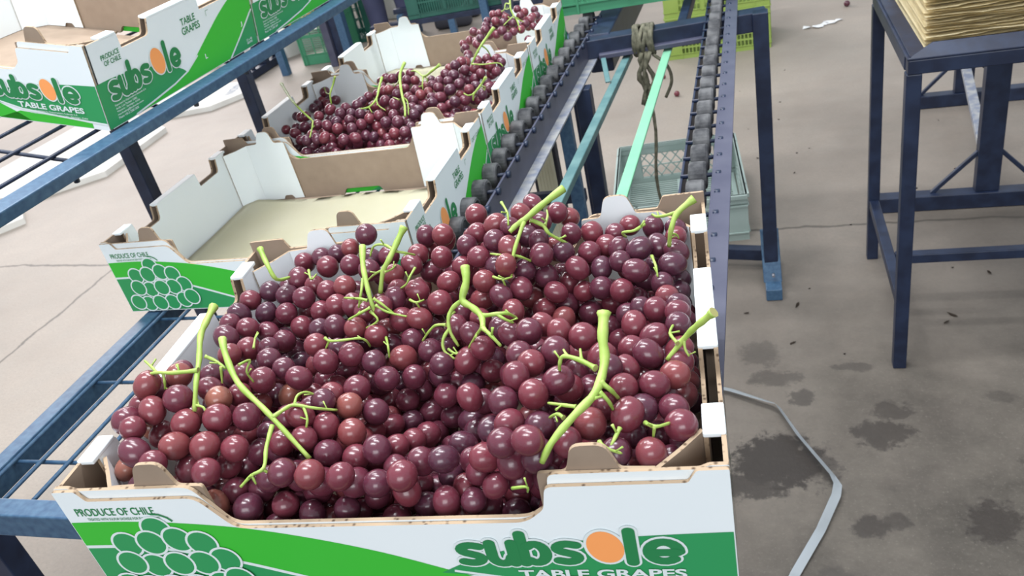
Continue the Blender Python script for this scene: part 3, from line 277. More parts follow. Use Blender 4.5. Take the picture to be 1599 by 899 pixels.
B1S_DATA = [[0,32,18,[[-4622,5121,9767],[-4598,4932,9735],[-4593,4793,9680],[-4516,4591,9596],[-4435,4357,9514],[-4435,4219,9351]]],[0,20,10,[[-4449,4461,9576],[-4668,4422,9585],[-4859,4424,9587],[-5087,4430,9504]]],[0,15,9,[[-4829,4431,9581],[-4918,4485,9607],[-5029,4556,9615]]],[0,13,9,[[-4788,4441,9572],[-4776,4407,9512],[-4815,4411,9427]]],[0,16,10,[[-4489,4633,9590],[-4400,4632,9535],[-4276,4559,9516]]],[0,12,7,[[-4433,4247,9394],[-4346,4233,9378],[-4329,4205,9323]]],[1,30,17,[[-4364,4766,9672],[-4267,4614,9599],[-4056,4382,9502],[-3778,4207,9399],[-3594,4099,9288],[-3369,3984,9085]]],[1,18,9,[[-3677,4143,9351],[-3613,4241,9357],[-3557,4294,9350],[-3407,4316,9298],[-3319,4445,9167]]],[1,12,8,[[-3557,4294,9350],[-3567,4375,9373],[-3530,4447,9352],[-3496,4530,9236]]],[1,12,8,[[-3492,4301,9324],[-3436,4216,9269],[-3476,4175,9168]]],[1,18,11,[[-3663,4093,9319],[-3644,3919,9258],[-3601,3760,9206],[-3671,3692,9194],[-3751,3628,9139]]],[1,12,7,[[-3606,3752,9195],[-3562,3762,9128]]],[1,12,8,[[-4175,4597,9517],[-4153,4720,9474],[-4165,4643,9414],[-4148,4649,9300]]],[1,12,8,[[-4292,4539,9551],[-4325,4507,9405]]],[1,11,7,[[-3671,3692,9194],[-3643,3664,9133]]],[2,30,16,[[-3608,6113,9730],[-3557,5924,9625],[-3491,5769,9509],[-3445,5672,9383],[-3423,5647,9216]]],[2,17,10,[[-3576,5882,9512],[-3557,5745,9452],[-3613,5707,9311]]],[2,15,9,[[-3478,5673,9405],[-3568,5686,9421],[-3776,5791,9370]]],[2,15,9,[[-3445,5622,9360],[-3547,5567,9332],[-3666,5561,9278]]],[2,15,9,[[-3427,5695,9409],[-3347,5683,9343],[-3253,5681,9227]]],[2,14,8,[[-3413,5667,9357],[-3311,5658,9281],[-3119,5679,9202]]],[2,13,8,[[-3460,5625,9317],[-3384,5576,9249],[-3514,5557,9182]]],[2,13,9,[[-3739,5234,9311],[-3644,5147,9343],[-3523,5154,9341],[-3405,5216,9312],[-3370,5261,9250],[-3407,5347,9125]]],[2,12,8,[[-3281,5444,9149],[-3153,5217,9222],[-3159,5187,9120]]],[2,11,7,[[-3678,5187,9315],[-3744,5179,9225]]],[3,32,20,[[-3253,6346,9780],[-3311,6229,9684],[-3361,6083,9593],[-3436,6027,9491],[-3481,5934,9311]]],[3,16,9,[[-3373,6228,9605],[-3542,6397,9576],[-3716,6506,9511],[-3783,6488,9408]]],[3,15,9,[[-3350,6201,9605],[-3259,6240,9556],[-3238,6365,9459]]],[3,14,8,[[-3437,6065,9496],[-3551,6064,9447],[-3710,6141,9321]]],[3,12,8,[[-3149,6115,9462],[-3163,5990,9442],[-3212,5966,9375],[-3332,6014,9294]]],[3,12,8,[[-3412,6004,9497],[-3381,6105,9468],[-3444,6315,9387]]],[4,36,24,[[-2460,5667,9706],[-2436,5552,9622],[-2473,5463,9501],[-2374,5403,9459],[-2258,5266,9457],[-2223,5151,9422]]],[4,22,12,[[-2473,5463,9501],[-2580,5448,9425],[-2616,5387,9349],[-2600,5333,9253],[-2553,5311,9133]]],[4,16,10,[[-2609,5354,9292],[-2665,5289,9221],[-2659,5239,9136],[-2579,5223,9064]]],[4,14,9,[[-2633,5363,9321],[-2756,5405,9289],[-2845,5398,9216],[-2925,5416,9122]]],[4,20,12,[[-2247,5272,9460],[-2123,5260,9481],[-2039,5283,9468],[-2005,5371,9361]]],[4,16,9,[[-2123,5260,9481],[-2052,5230,9448],[-1993,5253,9392]]],[4,20,12,[[-2223,5151,9422],[-2101,4997,9447],[-2037,4973,9369]]],[4,15,9,[[-2243,5171,9409],[-2335,5208,9295],[-2440,5257,9150]]],[4,12,8,[[-3124,5786,9319],[-3034,5720,9331],[-2991,5793,9308]]],[4,11,7,[[-3034,5720,9331],[-3027,5741,9247]]],[4,12,8,[[-2649,5298,9112],[-2567,5249,9098],[-2514,5273,9106]]],[5,36,22,[[-1745,6653,9894],[-1899,6524,9836],[-2083,6397,9741],[-2172,6372,9696],[-2230,6327,9658]]],[5,20,12,[[-2095,6382,9724],[-2167,6184,9562],[-2186,6086,9474],[-2211,6039,9356]]],[5,15,9,[[-2173,6113,9510],[-2255,6155,9511],[-2415,6204,9513]]],[5,15,9,[[-2180,6150,9516],[-2113,6180,9467],[-2061,6252,9380]]],[5,22,13,[[-2047,6430,9714],[-1946,6453,9634],[-1893,6425,9559],[-1761,6489,9412]]],[5,14,8,[[-1929,6457,9631],[-1925,6581,9657],[-1972,6762,9633]]],[5,13,9,[[-2378,6704,9779],[-2287,6540,9748],[-2273,6454,9659]]],[5,12,8,[[-2356,5979,9402],[-2248,5916,9408],[-2183,5994,9382]]],[5,11,7,[[-2248,5916,9408],[-2242,5932,9316]]],[6,32,18,[[-597,6662,9686],[-746,6587,9597],[-806,6495,9484],[-846,6538,9292]]],[6,18,11,[[-751,6643,9575],[-861,6681,9531],[-949,6734,9497],[-997,6762,9512]]],[6,16,10,[[-1080,6772,9407],[-1160,6642,9417],[-1276,6684,9382],[-1258,6746,9298]]],[6,14,8,[[-995,6427,9260],[-939,6214,9284],[-924,6142,9216]]],[6,12,7,[[-823,6549,9410],[-780,6609,9367],[-766,6647,9304]]],[7,32,18,[[-385,4985,9611],[-477,5001,9520],[-559,5021,9429],[-653,5022,9314],[-754,4956,9211]]],[7,15,9,[[-668,4994,9336],[-736,5141,9326],[-728,5352,9260]]],[7,12,8,[[-622,5020,9350],[-616,4984,9288],[-591,4962,9239]]],[8,40,22,[[-1117,4733,9810],[-1117,4564,9711],[-1101,4433,9605],[-1139,4197,9535],[-1260,4018,9490],[-1394,3847,9409],[-1471,3780,9290]]],[8,20,11,[[-1155,4373,9598],[-1283,4469,9599],[-1402,4503,9609],[-1437,4489,9552],[-1453,4509,9480]]],[8,14,8,[[-1270,4472,9596],[-1307,4624,9577]]],[8,13,8,[[-1376,4509,9604],[-1421,4595,9597]]],[8,20,11,[[-1109,4264,9568],[-1042,4248,9503],[-1030,4364,9339]]],[8,18,10,[[-1114,4203,9530],[-1060,4184,9468],[-1052,4247,9335]]],[8,15,9,[[-1259,4093,9496],[-1362,4122,9489],[-1489,4214,9427]]],[8,15,9,[[-1336,4013,9471],[-1390,4060,9463],[-1470,4119,9378]]],[8,16,9,[[-989,4083,9321],[-1023,3985,9297],[-1058,3941,9247]]],[8,15,9,[[-1118,3981,9289],[-1054,3906,9303],[-965,3932,9235]]],[8,15,10,[[-830,4162,9296],[-750,4077,9340],[-675,4199,9264]]],[8,12,8,[[-758,4075,9341],[-778,4073,9236]]],[8,11,7,[[-1627,3567,9269],[-1515,3533,9320],[-1526,3557,9250]]],[9,28,15,[[-4912,6389,9632],[-4779,6228,9523],[-4700,6173,9387],[-4689,6365,9289]]],[9,13,8,[[-4513,6471,9298],[-4385,6274,9306],[-4424,6445,9262]]],[9,12,7,[[-4396,5102,9316],[-4451,5229,9324],[-4752,5660,9110]]]]
B3_DATA = [[-9167,16090,8303,1078,1],[-9226,16186,8117,1120,1],[-9226,15973,8138,1092,1],[-9058,15851,8110,1066,1],[-8858,15902,8142,1088,1],[-9218,15731,8153,1033,1],[-9221,15521,8142,1137,1],[-9226,15848,7962,1112,1],[-8014,14061,8536,1108,0],[-7710,13848,8490,1130,0],[-7677,14074,8516,1086,0],[-9206,14738,8265,961,0],[-8832,14288,8380,1052,0],[-8631,14134,8437,1027,0],[-8163,13822,8506,1017,0],[-8054,13498,8449,1077,0],[-7832,13440,8433,1075,0],[-7714,13608,8427,1048,0],[-7591,13358,8374,1100,2],[-7446,13636,8417,1095,2],[-7502,13883,8465,985,2],[-7524,14246,8490,1118,2],[-7560,14547,8464,1027,2],[-7303,13860,8439,1099,2],[-7292,13343,8343,1070,2],[-7166,13508,8352,1072,2],[-7053,13671,8392,1008,2],[-6907,13803,8387,1028,2],[-7024,14461,8433,1140,2],[-6732,14234,8425,1132,3],[-6672,13535,8325,1097,2],[-6414,13496,8323,1186,3],[-6370,13133,8243,1076,2],[-6117,13040,8282,1055,3],[-7140,13084,8258,1091,2],[-7336,13003,8279,1109,2],[-7659,12926,8387,1063,0],[-7857,12976,8360,1059,0],[-8056,12950,8366,1015,0],[-8026,13144,8387,1022,0],[-8696,13677,8270,1089,0],[-8900,14108,8236,950,0],[-8605,13921,8291,1143,0],[-7749,13271,8221,1120,0],[-7137,14226,8441,1037,2],[-7596,14961,8411,1056,4],[-7461,15117,8398,974,4],[-7272,15101,8453,1056,4],[-7474,15452,8438,960,4],[-7112,14979,8491,1054,4],[-7617,16040,8433,1093,1],[-7802,16186,8330,1066,1],[-7366,15782,8481,1069,4],[-7308,16120,8425,1032,4],[-7496,16186,8364,983,1],[-6841,15347,8530,1005,4],[-6895,14810,8441,997,4],[-7241,15219,8295,956,4],[-6591,13760,8374,1025,2],[-6972,13724,8213,1048,2],[-7172,13746,8211,1030,2],[-7095,13422,8157,1024,2],[-6908,13350,8140,976,2],[-6792,13505,8138,1024,2],[-6961,15108,8475,1002,4],[-6761,14977,8471,949,4],[-6550,14541,8440,942,3],[-7613,13729,8295,1033,2],[-6620,13317,8104,927,2],[-7098,16186,8427,1035,4],[-6641,15283,8520,1009,4],[-6272,14910,8493,972,4],[-6230,15116,8538,929,4],[-6024,14993,8537,972,4],[-5922,15170,8601,1020,4],[-5698,15005,8608,1089,4],[-5734,15701,8655,1104,4],[-6193,16186,8423,1008,4],[-5812,15509,8657,1026,4],[-5468,15079,8656,1061,5],[-5805,16186,8503,994,4],[-5267,15101,8668,1033,5],[-5267,14988,8500,1061,5],[-5457,15103,8456,1016,5],[-5109,14907,8598,1010,5],[-4958,15126,8660,1123,5],[-4927,15525,8670,1038,5],[-5123,15505,8702,1001,5],[-4806,15377,8629,970,5],[-4815,14972,8581,964,5],[-5008,15207,8476,1016,5],[-5492,14658,8530,1072,6],[-5644,14508,8485,1142,6],[-5926,14645,8503,1103,4],[-6102,14822,8524,971,4],[-6470,14817,8464,1066,4],[-6267,14490,8459,1085,3],[-6367,14307,8432,1055,3],[-6192,14401,8287,1057,3],[-5968,14313,8446,962,3],[-5885,14080,8417,1002,3],[-5779,14254,8446,1076,6],[-6153,14648,8459,922,4],[-6264,13937,8410,1046,3],[-6130,13652,8377,1040,3],[-6100,13839,8398,920,3],[-5242,14425,8471,1022,6],[-5163,14603,8473,987,6],[-5431,14050,8394,1132,6],[-5293,14206,8344,1071,6],[-5628,13822,8380,996,6],[-5638,14251,8281,960,6],[-4969,14331,8383,1001,6],[-4946,14714,8368,1188,6],[-5029,14903,8420,966,5],[-6058,13229,8295,988,3],[-5277,15400,8712,926,5],[-5770,14825,8558,968,4],[-5371,13181,7927,1082,6],[-6719,13141,7717,1032,2],[-8230,15335,7609,1137,1],[-5131,13336,7817,1027,6],[-7912,14685,8153,998,0],[-6875,15941,8195,1150,4],[-6078,14811,8179,1089,4],[-6990,15684,8135,1063,4],[-7901,14089,8242,1069,0],[-7526,13098,7823,1072,2],[-8037,15494,7711,982,1],[-7511,13435,7907,1038,2],[-5963,14466,8185,1008,3],[-6372,14731,8221,1039,4],[-9001,13395,8210,1092,0],[-6139,13231,7857,1124,3],[-7799,15497,8014,996,1],[-6529,14277,7934,1016,3],[-7449,15212,7792,1093,4],[-8077,15847,7944,1141,1],[-8181,15530,7864,1035,1],[-5726,13176,8016,1059,3],[-6825,13406,7921,1103,2],[-8930,14313,7738,1049,0],[-7677,13412,8068,1019,0],[-6889,15002,8028,984,4],[-6919,14158,8117,1050,2],[-6500,15168,7935,1055,4],[-5831,14708,8102,1032,6],[-4989,14985,8237,1044,5],[-8006,15208,8106,1057,1],[-6351,15168,8167,984,4],[-6423,15696,7990,1056,4],[-8519,13501,8180,1058,0],[-5732,13996,7922,1018,6],[-9075,13664,7885,1039,0],[-7630,14018,8246,1128,2],[-8273,14399,8221,1099,0],[-4865,12997,7891,1117,6],[-7107,15684,7866,1087,4],[-5236,15414,8103,1029,5],[-7069,15011,8153,1020,4],[-8088,14189,8056,1084,0],[-8938,13976,7832,1081,0],[-5864,14438,7855,1083,6],[-8441,13255,7947,990,0],[-5954,15846,8133,1025,4],[-4975,15626,8159,1013,5],[-7188,15879,8217,1116,4],[-8362,13889,8307,1019,0],[-9155,14007,7979,1143,0],[-7228,13919,7920,992,2],[-6070,15123,8099,981,4],[-7402,14163,8049,1065,2],[-8772,13149,8109,1119,0],[-7652,15817,7898,1030,1],[-5635,14969,8208,1036,4],[-9160,14395,7656,1129,0],[-7899,14758,7938,1012,0],[-8081,13939,8203,1068,0],[-6361,14289,8142,1061,3],[-7113,15083,7937,1063,4],[-7702,13610,7930,1052,0],[-6682,13084,8053,1014,2],[-5344,14853,8146,1127,6],[-7493,15249,8175,986,4],[-7138,15388,7862,997,4],[-5238,14353,7923,1010,6],[-9043,13103,8161,1086,0],[-7898,13765,7870,1149,0],[-6311,14916,8150,1128,4],[-7237,16096,7866,995,4],[-8188,14678,8130,996,0],[-6246,13906,8087,993,3],[-5466,13816,8146,1127,6],[-7727,15002,8010,1103,2],[-5239,12995,8199,1138,6],[-5288,13433,7894,1008,6],[-7082,13889,7756,1069,2],[-6312,13176,7668,1140,2],[-8307,13697,8175,1134,0],[-8297,13867,7881,1138,0],[-6119,14583,7852,991,3],[-5149,14585,8197,1063,6],[-6599,15212,8225,1098,4],[-6162,14761,7934,1047,4],[-5641,15495,8164,1143,5],[-5853,13869,8144,1093,3],[-6434,12937,8094,1105,2],[-8813,14205,7863,1064,0],[-7688,14209,7838,1000,2],[-8930,12976,7834,1111,0],[-5879,16091,8270,1040,4],[-8066,13436,8190,1082,0],[-5727,15617,8462,1011,4],[-6284,13709,8184,1049,3],[-5697,15229,8438,1137,4],[-8923,13396,7761,1148,0],[-6400,13397,7843,1130,2],[-5452,13868,7882,1063,6],[-6339,13909,7791,1141,3],[-7355,15163,7996,1052,4],[-5586,14745,8022,1129,6],[-7027,13211,7885,1133,2],[-8320,13511,8022,1114,0],[-7715,14029,7981,1093,0],[-5058,15413,8000,990,5],[-6599,15313,8046,987,4],[-7456,13782,8049,1023,2],[-4929,14109,7802,1041,6],[-7677,16089,8066,1033,1],[-5253,13861,7872,1082,6],[-6102,13716,8055,1006,3],[-7308,16072,8210,1070,4],[-5667,15967,8274,1107,5],[-8055,14501,7995,1036,0],[-6812,13857,8108,1001,2],[-7437,15907,7769,1071,4],[-8089,15614,8079,1048,1],[-6045,14189,7892,1146,3],[-5078,13681,7914,1147,6],[-7965,13611,8035,1139,0],[-4948,13628,8085,994,6],[-7313,14676,8195,1041,2],[-6076,15680,8375,1047,4],[-7345,14793,8031,1046,2],[-5844,14999,7971,995,4],[-6967,13104,7676,1021,2],[-5158,13076,7835,1028,6],[-5759,15717,8132,987,4],[-4922,15107,7936,1107,5],[-5661,15231,8211,1057,4],[-8625,13185,7801,1042,0],[-5388,13685,7723,998,6],[-7261,13019,7789,1027,2],[-8003,13520,7824,1078,0],[-7859,12952,7886,1042,0],[-5300,13635,7951,983,6],[-6068,15983,8331,1077,4],[-8506,14165,8181,1096,0],[-9142,13600,8228,1063,0],[-4859,14204,8174,1108,6],[-5134,13814,8113,1002,6],[-6683,13932,7757,1141,2],[-5775,15810,8493,1018,4],[-6145,13739,7823,1146,3],[-8882,13616,8069,1010,0],[-8066,15687,7797,1018,1],[-4898,16026,8137,1036,5],[-6838,15321,8239,1062,4],[-8491,14008,7810,1010,0],[-5157,15069,8159,1076,5],[-5327,15871,8495,1092,5],[-5776,14308,8124,1058,6],[-6641,13622,7851,1050,2],[-4841,13814,8000,1066,6],[-6677,14952,8097,1114,4],[-5594,13146,8166,982,6],[-7228,13281,8105,1084,2],[-8068,13254,7797,1038,0],[-5725,13091,7749,1089,3],[-8280,13182,7732,1064,0],[-7022,15609,8394,994,4],[-8663,14162,8007,1132,0],[-7619,13759,7835,1004,2],[-7541,14942,7729,1075,2],[-5001,15835,8363,1011,5],[-9137,14100,8222,989,0],[-8428,14667,7847,1137,0],[-5542,14198,7894,1009,6],[-5423,14067,7984,1123,6],[-6826,14271,7805,987,2],[-8194,14886,8162,1140,0],[-5950,14981,8305,1073,4],[-5743,15369,7991,1122,4],[-6198,15531,8383,1007,4],[-6121,13927,7930,1028,3],[-6239,15219,7881,1098,4],[-6624,14473,7854,1027,3],[-5246,16078,8216,1052,5],[-5086,13516,7660,1132,6],[-7399,14460,7909,1047,2],[-9008,14623,7893,988,0],[-7446,14953,8189,983,4],[-5241,15989,7977,1124,5],[-8504,13337,7747,1019,0],[-5880,13528,7790,1082,3],[-6349,14377,7770,1027,3],[-8088,15078,7982,1040,1],[-5930,13401,8079,987,3],[-6727,14599,8137,1062,3],[-6404,15437,7975,1071,4],[-7042,16033,8054,1136,4],[-7252,13644,7821,1088,2],[-6434,13622,8089,986,3],[-8432,13702,7995,1049,0],[-9214,13336,8204,1148,0],[-6447,15940,8219,1069,4],[-7581,15494,7987,1002,4],[-6185,16024,8106,1102,4],[-9128,13036,7745,1103,0],[-7761,15427,7831,1039,1],[-4862,13050,8205,1101,6],[-6543,14368,8136,1058,3],[-7149,14148,8009,1134,2],[-5983,13020,7608,1132,3],[-5620,13551,8134,1015,6],[-7729,15715,8143,1119,1],[-5281,15597,8050,1056,5],[-4959,14587,7993,1057,6],[-9029,12915,7570,1080,0],[-8983,13103,7572,1080,0],[-8725,12954,7738,1080,0],[-8582,12894,7828,1080,0],[-8116,12916,8141,1080,0],[-8194,13009,7989,1080,0],[-8212,13221,7952,1080,0],[-8764,13013,7576,1080,0],[-8793,13253,7570,1080,0],[-8415,12903,7774,1080,0],[-7944,13063,8033,1080,0],[-8578,13396,7595,1080,0],[-8044,12956,7912,1080,0],[-7742,13762,8141,1080,0],[-8556,12976,7558,1080,0],[-7686,13082,8119,1080,0],[-8362,13007,7613,1080,0],[-8197,12943,7693,1080,0],[-8320,13347,7551,1080,0],[-7554,12971,8043,1080,2],[-7963,12989,7735,1080,0],[-7825,13117,7822,1080,0],[-7431,13380,8100,1080,2],[-8090,13035,7538,1080,0],[-7740,12900,7755,1080,0],[-7800,13295,7737,1080,0],[-7628,13255,7879,1080,2],[-7918,13001,7541,1080,0],[-7315,12898,8006,1080,2],[-7732,13073,7599,1080,0],[-7860,13386,7560,1080,0],[-7302,13387,7944,1080,2],[-7210,13518,8017,1080,2],[-7381,13204,7832,1080,2],[-7481,12940,7736,1080,2],[-7489,13230,7693,1080,2],[-7084,12887,7993,1080,2],[-7010,13408,7980,1080,2],[-7531,13028,7588,1080,2],[-7525,13238,7522,1080,2],[-7033,13687,7929,1080,2],[-7250,13338,7703,1080,2],[-7274,13093,7618,1080,2],[-7049,13504,7799,1080,2],[-6929,12970,7843,1080,2],[-6490,13947,8168,1080,3],[-7038,12935,7707,1080,2],[-6958,13303,7675,1080,2],[-6979,13622,7652,1080,2],[-6512,12949,7937,1080,2],[-6906,12934,7570,1080,2],[-6726,12936,7696,1080,2],[-6477,13166,7914,1080,2],[-6280,13416,8060,1080,3],[-6407,14456,7954,1080,3],[-6323,13790,7981,1080,3],[-6074,13948,8204,1080,3],[-6746,13254,7575,1080,2],[-6509,13016,7752,1080,2],[-6515,13291,7750,1080,2],[-6156,13125,8032,1080,3],[-6228,14249,7947,1080,3],[-6590,12944,7572,1080,2],[-6544,13121,7587,1080,2],[-6356,12926,7760,1080,2],[-6220,12964,7860,1080,2],[-5780,14086,8081,1080,6],[-6353,12950,7564,1080,2],[-6042,12933,7842,1080,3],[-5857,12917,8001,1080,3],[-5997,13125,7800,1080,3],[-6164,12939,7599,1080,2],[-6169,13286,7574,1080,3],[-5858,13109,7922,1080,3],[-5974,13297,7693,1080,3],[-5484,12956,8108,1080,6],[-5505,14121,8138,1080,6],[-5531,13311,8006,1080,6],[-5810,12922,7695,1080,3],[-5543,12937,7943,1080,6],[-5438,14264,8009,1080,6],[-5611,13369,7832,1080,6],[-5399,14493,8029,1080,6],[-5792,13152,7569,1080,3],[-5711,13295,7669,1080,3],[-5470,13054,7811,1080,6],[-5156,14147,8072,1080,6],[-5572,12911,7608,1080,6],[-5550,13087,7654,1080,6],[-5279,12951,7884,1080,6],[-5372,12936,7725,1080,6],[-5177,14517,7953,1080,6],[-5010,12974,8076,1080,6],[-5296,13114,7678,1080,6],[-4983,14080,7996,1080,6],[-4956,14270,8037,1080,6],[-4975,13162,7984,1080,6],[-4788,13214,8129,1080,6],[-5254,12927,7565,1080,6],[-5077,12906,7745,1080,6],[-5047,13162,7736,1080,6],[-4785,12977,8058,1080,6],[-4974,14416,7833,1080,6],[-4765,13336,7988,1080,6],[-4969,14700,7793,1080,6],[-4791,14453,7967,1080,6],[-5106,13039,7543,1080,6],[-5109,13263,7575,1080,6],[-4845,13205,7838,1080,6],[-4778,14783,7898,1080,6],[-4881,13053,7690,1080,6],[-4780,13442,7778,1080,6],[-4792,13737,7827,1080,6],[-4885,14294,7709,1080,6],[-4990,14786,7618,1080,6],[-4802,14574,7810,1080,6],[-4945,12933,7549,1080,6],[-4862,13312,7675,1080,6],[-4757,14899,7726,1080,5],[-4787,15186,7759,1080,5],[-4820,13567,7601,1080,6],[-4826,13891,7611,1080,6],[-4799,14135,7637,1080,6],[-4824,14497,7610,1080,6],[-4803,14727,7614,1080,6],[-4774,12938,7593,1080,6],[-4803,15385,7563,1080,5],[-4796,15688,7569,1080,5],[-7973,13296,7990,1080,0],[-6617,13690,8119,1080,2],[-7282,12917,7567,1080,2],[-6245,13545,7924,1080,3],[-8373,12915,8020,1080,0],[-8112,13713,8192,1080,0],[-7579,14234,7994,1080,2],[-7056,14085,7801,1080,2],[-6067,14089,8044,1080,3],[-5626,13970,8125,1080,6],[-5372,14316,7812,1080,6],[-5436,13017,7539,1080,6]]
B3S_DATA = [[0,28,16,[[-9666,15335,8807],[-9075,14493,8799],[-8566,13800,8813],[-8270,13515,8710],[-8054,13377,8572]]],[0,16,10,[[-8054,13377,8572],[-7992,13163,8511],[-7927,12878,8438]]],[1,22,14,[[-7764,14192,9127],[-7842,14176,8989],[-7921,14082,8832],[-7946,14050,8637]]],[1,14,8,[[-7921,14082,8832],[-8934,15733,8379],[-9123,16075,8404]]],[2,24,15,[[-6904,14386,8930],[-6913,14187,8826],[-6928,13953,8672],[-7075,13829,8561],[-7323,13914,8526]]],[2,14,8,[[-6928,13953,8672],[-6882,13844,8576],[-6736,13798,8468]]],[2,13,8,[[-7075,13829,8561],[-7008,13764,8468]]],[3,30,20,[[-6519,14741,9059],[-6587,14562,8918],[-6497,14227,8804],[-6335,13811,8675],[-6270,13660,8553],[-6238,13484,8411]]],[3,18,10,[[-6572,14493,8852],[-6681,14546,8737],[-6951,14902,8568]]],[3,15,9,[[-6335,13811,8675],[-6253,13787,8589],[-6201,13564,8410]]],[3,14,8,[[-6486,13941,8602],[-6788,14373,8523]]],[4,26,15,[[-5732,14523,8985],[-5939,14544,8876],[-6198,14730,8746],[-6570,15293,8705],[-6771,15517,8656]]],[4,18,10,[[-6221,14751,8741],[-6233,14642,8626],[-6240,14610,8527]]],[4,12,8,[[-6198,14730,8746],[-6162,14786,8656],[-6215,14793,8593]]],[5,30,18,[[-4755,15212,9353],[-4947,15164,9178],[-5084,15058,9037],[-5292,15016,8775]]],[5,18,10,[[-5041,15102,9082],[-4970,15157,8970],[-4985,15361,8777]]],[5,15,9,[[-5274,14966,8790],[-5055,14959,8755],[-4779,15068,8714],[-4701,15081,8634]]],[6,24,14,[[-4747,14092,8768],[-4880,14090,8631],[-5030,14049,8496],[-5078,14053,8372]]],[6,15,9,[[-5030,14049,8496],[-5163,14082,8470],[-5286,14209,8481]]],[6,13,8,[[-4907,14158,8598],[-4865,14261,8527],[-4900,14274,8462]]]]
B4_DATA = [[-5819,18760,8794,978,0],[-5653,18663,8817,1014,0],[-5879,18411,8752,953,0],[-5873,18187,8706,936,0],[-5840,17987,8664,1005,0],[-5894,17720,8551,1017,0],[-5651,18293,8743,1008,0],[-5459,18498,8750,974,0],[-5464,18267,8700,993,0],[-5433,17920,8599,1109,0],[-5277,17750,8498,1035,0],[-6800,20004,7549,1129,0],[-5340,19161,8737,946,0],[-5188,18750,8675,977,0],[-5161,19083,8665,1018,0],[-5255,18281,8650,1078,0],[-5188,17970,8535,967,0],[-5777,18311,8584,974,0],[-5618,18045,8508,1006,0],[-5806,18085,8502,972,0],[-5241,18465,8515,974,0],[-6502,20004,7549,1169,0],[-6297,19904,7598,1158,0],[-5960,20004,7593,1047,0],[-4964,18724,8557,1152,0],[-5114,19859,8507,982,0],[-4845,18480,8462,933,0],[-5060,18142,8524,1000,0],[-7098,20004,7568,1108,0],[-6597,19813,7619,1148,0],[-4957,18933,8565,997,0],[-4915,19184,8523,942,0],[-5014,18409,8554,1018,0],[-5857,17753,8274,999,0],[-5055,17957,8135,1092,0],[-5933,19090,8446,1061,0],[-5441,18613,8517,1025,0],[-5316,19534,8401,1141,0],[-5121,17056,7962,1081,0],[-6263,18522,8280,1038,0],[-6253,18892,8366,1051,0],[-6552,17598,7895,1026,0],[-6607,18480,8160,997,0],[-6135,17328,8248,1125,0],[-5651,18478,8586,1028,0],[-5944,17042,7936,997,0],[-6391,17994,8108,1097,0],[-4944,17211,7836,1083,0],[-5273,17011,7828,1059,0],[-5488,18866,8460,1129,0],[-6583,19364,8325,1122,0],[-6767,19478,8108,1098,0],[-6557,17071,7881,1145,0],[-6365,19683,8320,1110,0],[-5007,19797,8278,1087,0],[-5720,17417,8149,1087,0],[-6664,18683,8234,1017,0],[-5696,16957,8012,1043,0],[-6169,17123,8111,1133,0],[-6387,18822,8233,1031,0],[-6105,16810,7857,1016,0],[-6008,18749,8536,1057,0],[-6648,17825,7984,1147,0],[-6050,19682,8363,1050,0],[-4991,17275,8079,1079,0],[-5782,17561,8392,1001,0],[-4825,16959,7932,1041,0],[-6296,17800,8213,1115,0],[-4889,18020,8288,1032,0],[-6483,18257,8257,999,0],[-6566,19779,8122,1041,0],[-5192,19319,8267,989,0],[-5594,18993,8621,1150,0],[-6522,17534,8082,1041,0],[-5259,18935,8405,1057,0],[-6514,19386,8111,990,0],[-5730,19207,8638,1028,0],[-6184,18245,8298,1112,0]]
B4S_DATA = [[0,24,14,[[-5304,18626,9179],[-5289,18486,9052],[-5272,18384,8932],[-5217,18320,8796],[-5130,18224,8697],[-5056,18019,8534]]],[0,18,10,[[-5283,18442,9030],[-5406,18535,9041],[-5443,18457,8937],[-5532,18490,8885]]],[0,15,9,[[-5210,18293,8802],[-5298,18201,8759],[-5412,18049,8689]]],[0,15,9,[[-5187,18262,8791],[-5097,18301,8695],[-5006,18349,8612]]],[0,14,9,[[-5286,18435,8968],[-5381,18471,8924],[-5505,18677,8905]]]]
# ================================================================= SETTING
bm = bmesh.new(); bmesh.ops.create_grid(bm, x_segments=1, y_segments=1, size=18)
fl = obj('floor', bm, floor_mat()); fl['kind'] = 'structure'; fl.location = (0, 6, 0)
# the shader works in object space, so the mesh is shifted instead of the object
for v in fl.data.vertices: v.co.y += 6
fl.location = (0, 0, 0)

# ================================================================= GRAPE CARTON
W, D, H = 0.5, 0.376, 0.1207
MW, MK, MF = 0, 1, 2
BOARD = ['white', 'kraft', 'flute']
def end_profile(top, shoulder, low, cl, cr, corner):
    s0, s1 = W / 2 - 0.042, W / 2 + 0.042
    return rounded([(0, 0, 0), (s0, 0, 0), (s0 + 0.008, 0.013), (s1 - 0.008, 0.013), (s1, 0, 0), (W, 0, 0), (W, top, 0.001), (W - corner, top, 0.002), (W - corner - 0.006, shoulder, 0.002),
                    (cr + 0.010, shoulder, 0.005), (cr + 0.006, low + 0.012, 0.004), (cr - 0.008, low, 0.008), (cl + 0.010, low, 0.009), (cl - 0.012, shoulder, 0.008), (corner + 0.006, shoulder, 0.002), (corner, top, 0.002), (0, top, 0.001)], 0.004)
def side_profile(y0, y1, top, z0=0.0):
    lo = top - 0.023
    return rounded([(y0, z0, 0), (y1, z0, 0), (y1, top, 0.001), (0.310, top, 0.003), (0.306, lo + 0.004, 0.006), (0.302, lo, 0.004), (0.246, lo, 0.002), (0.243, top, 0.002),
                    (0.129, top, 0.003), (0.125, lo + 0.004, 0.006), (0.121, lo, 0.004), (0.067, lo, 0.002), (0.064, top, 0.002), (y0, top, 0.001)], 0.002)
_text_cache = {}
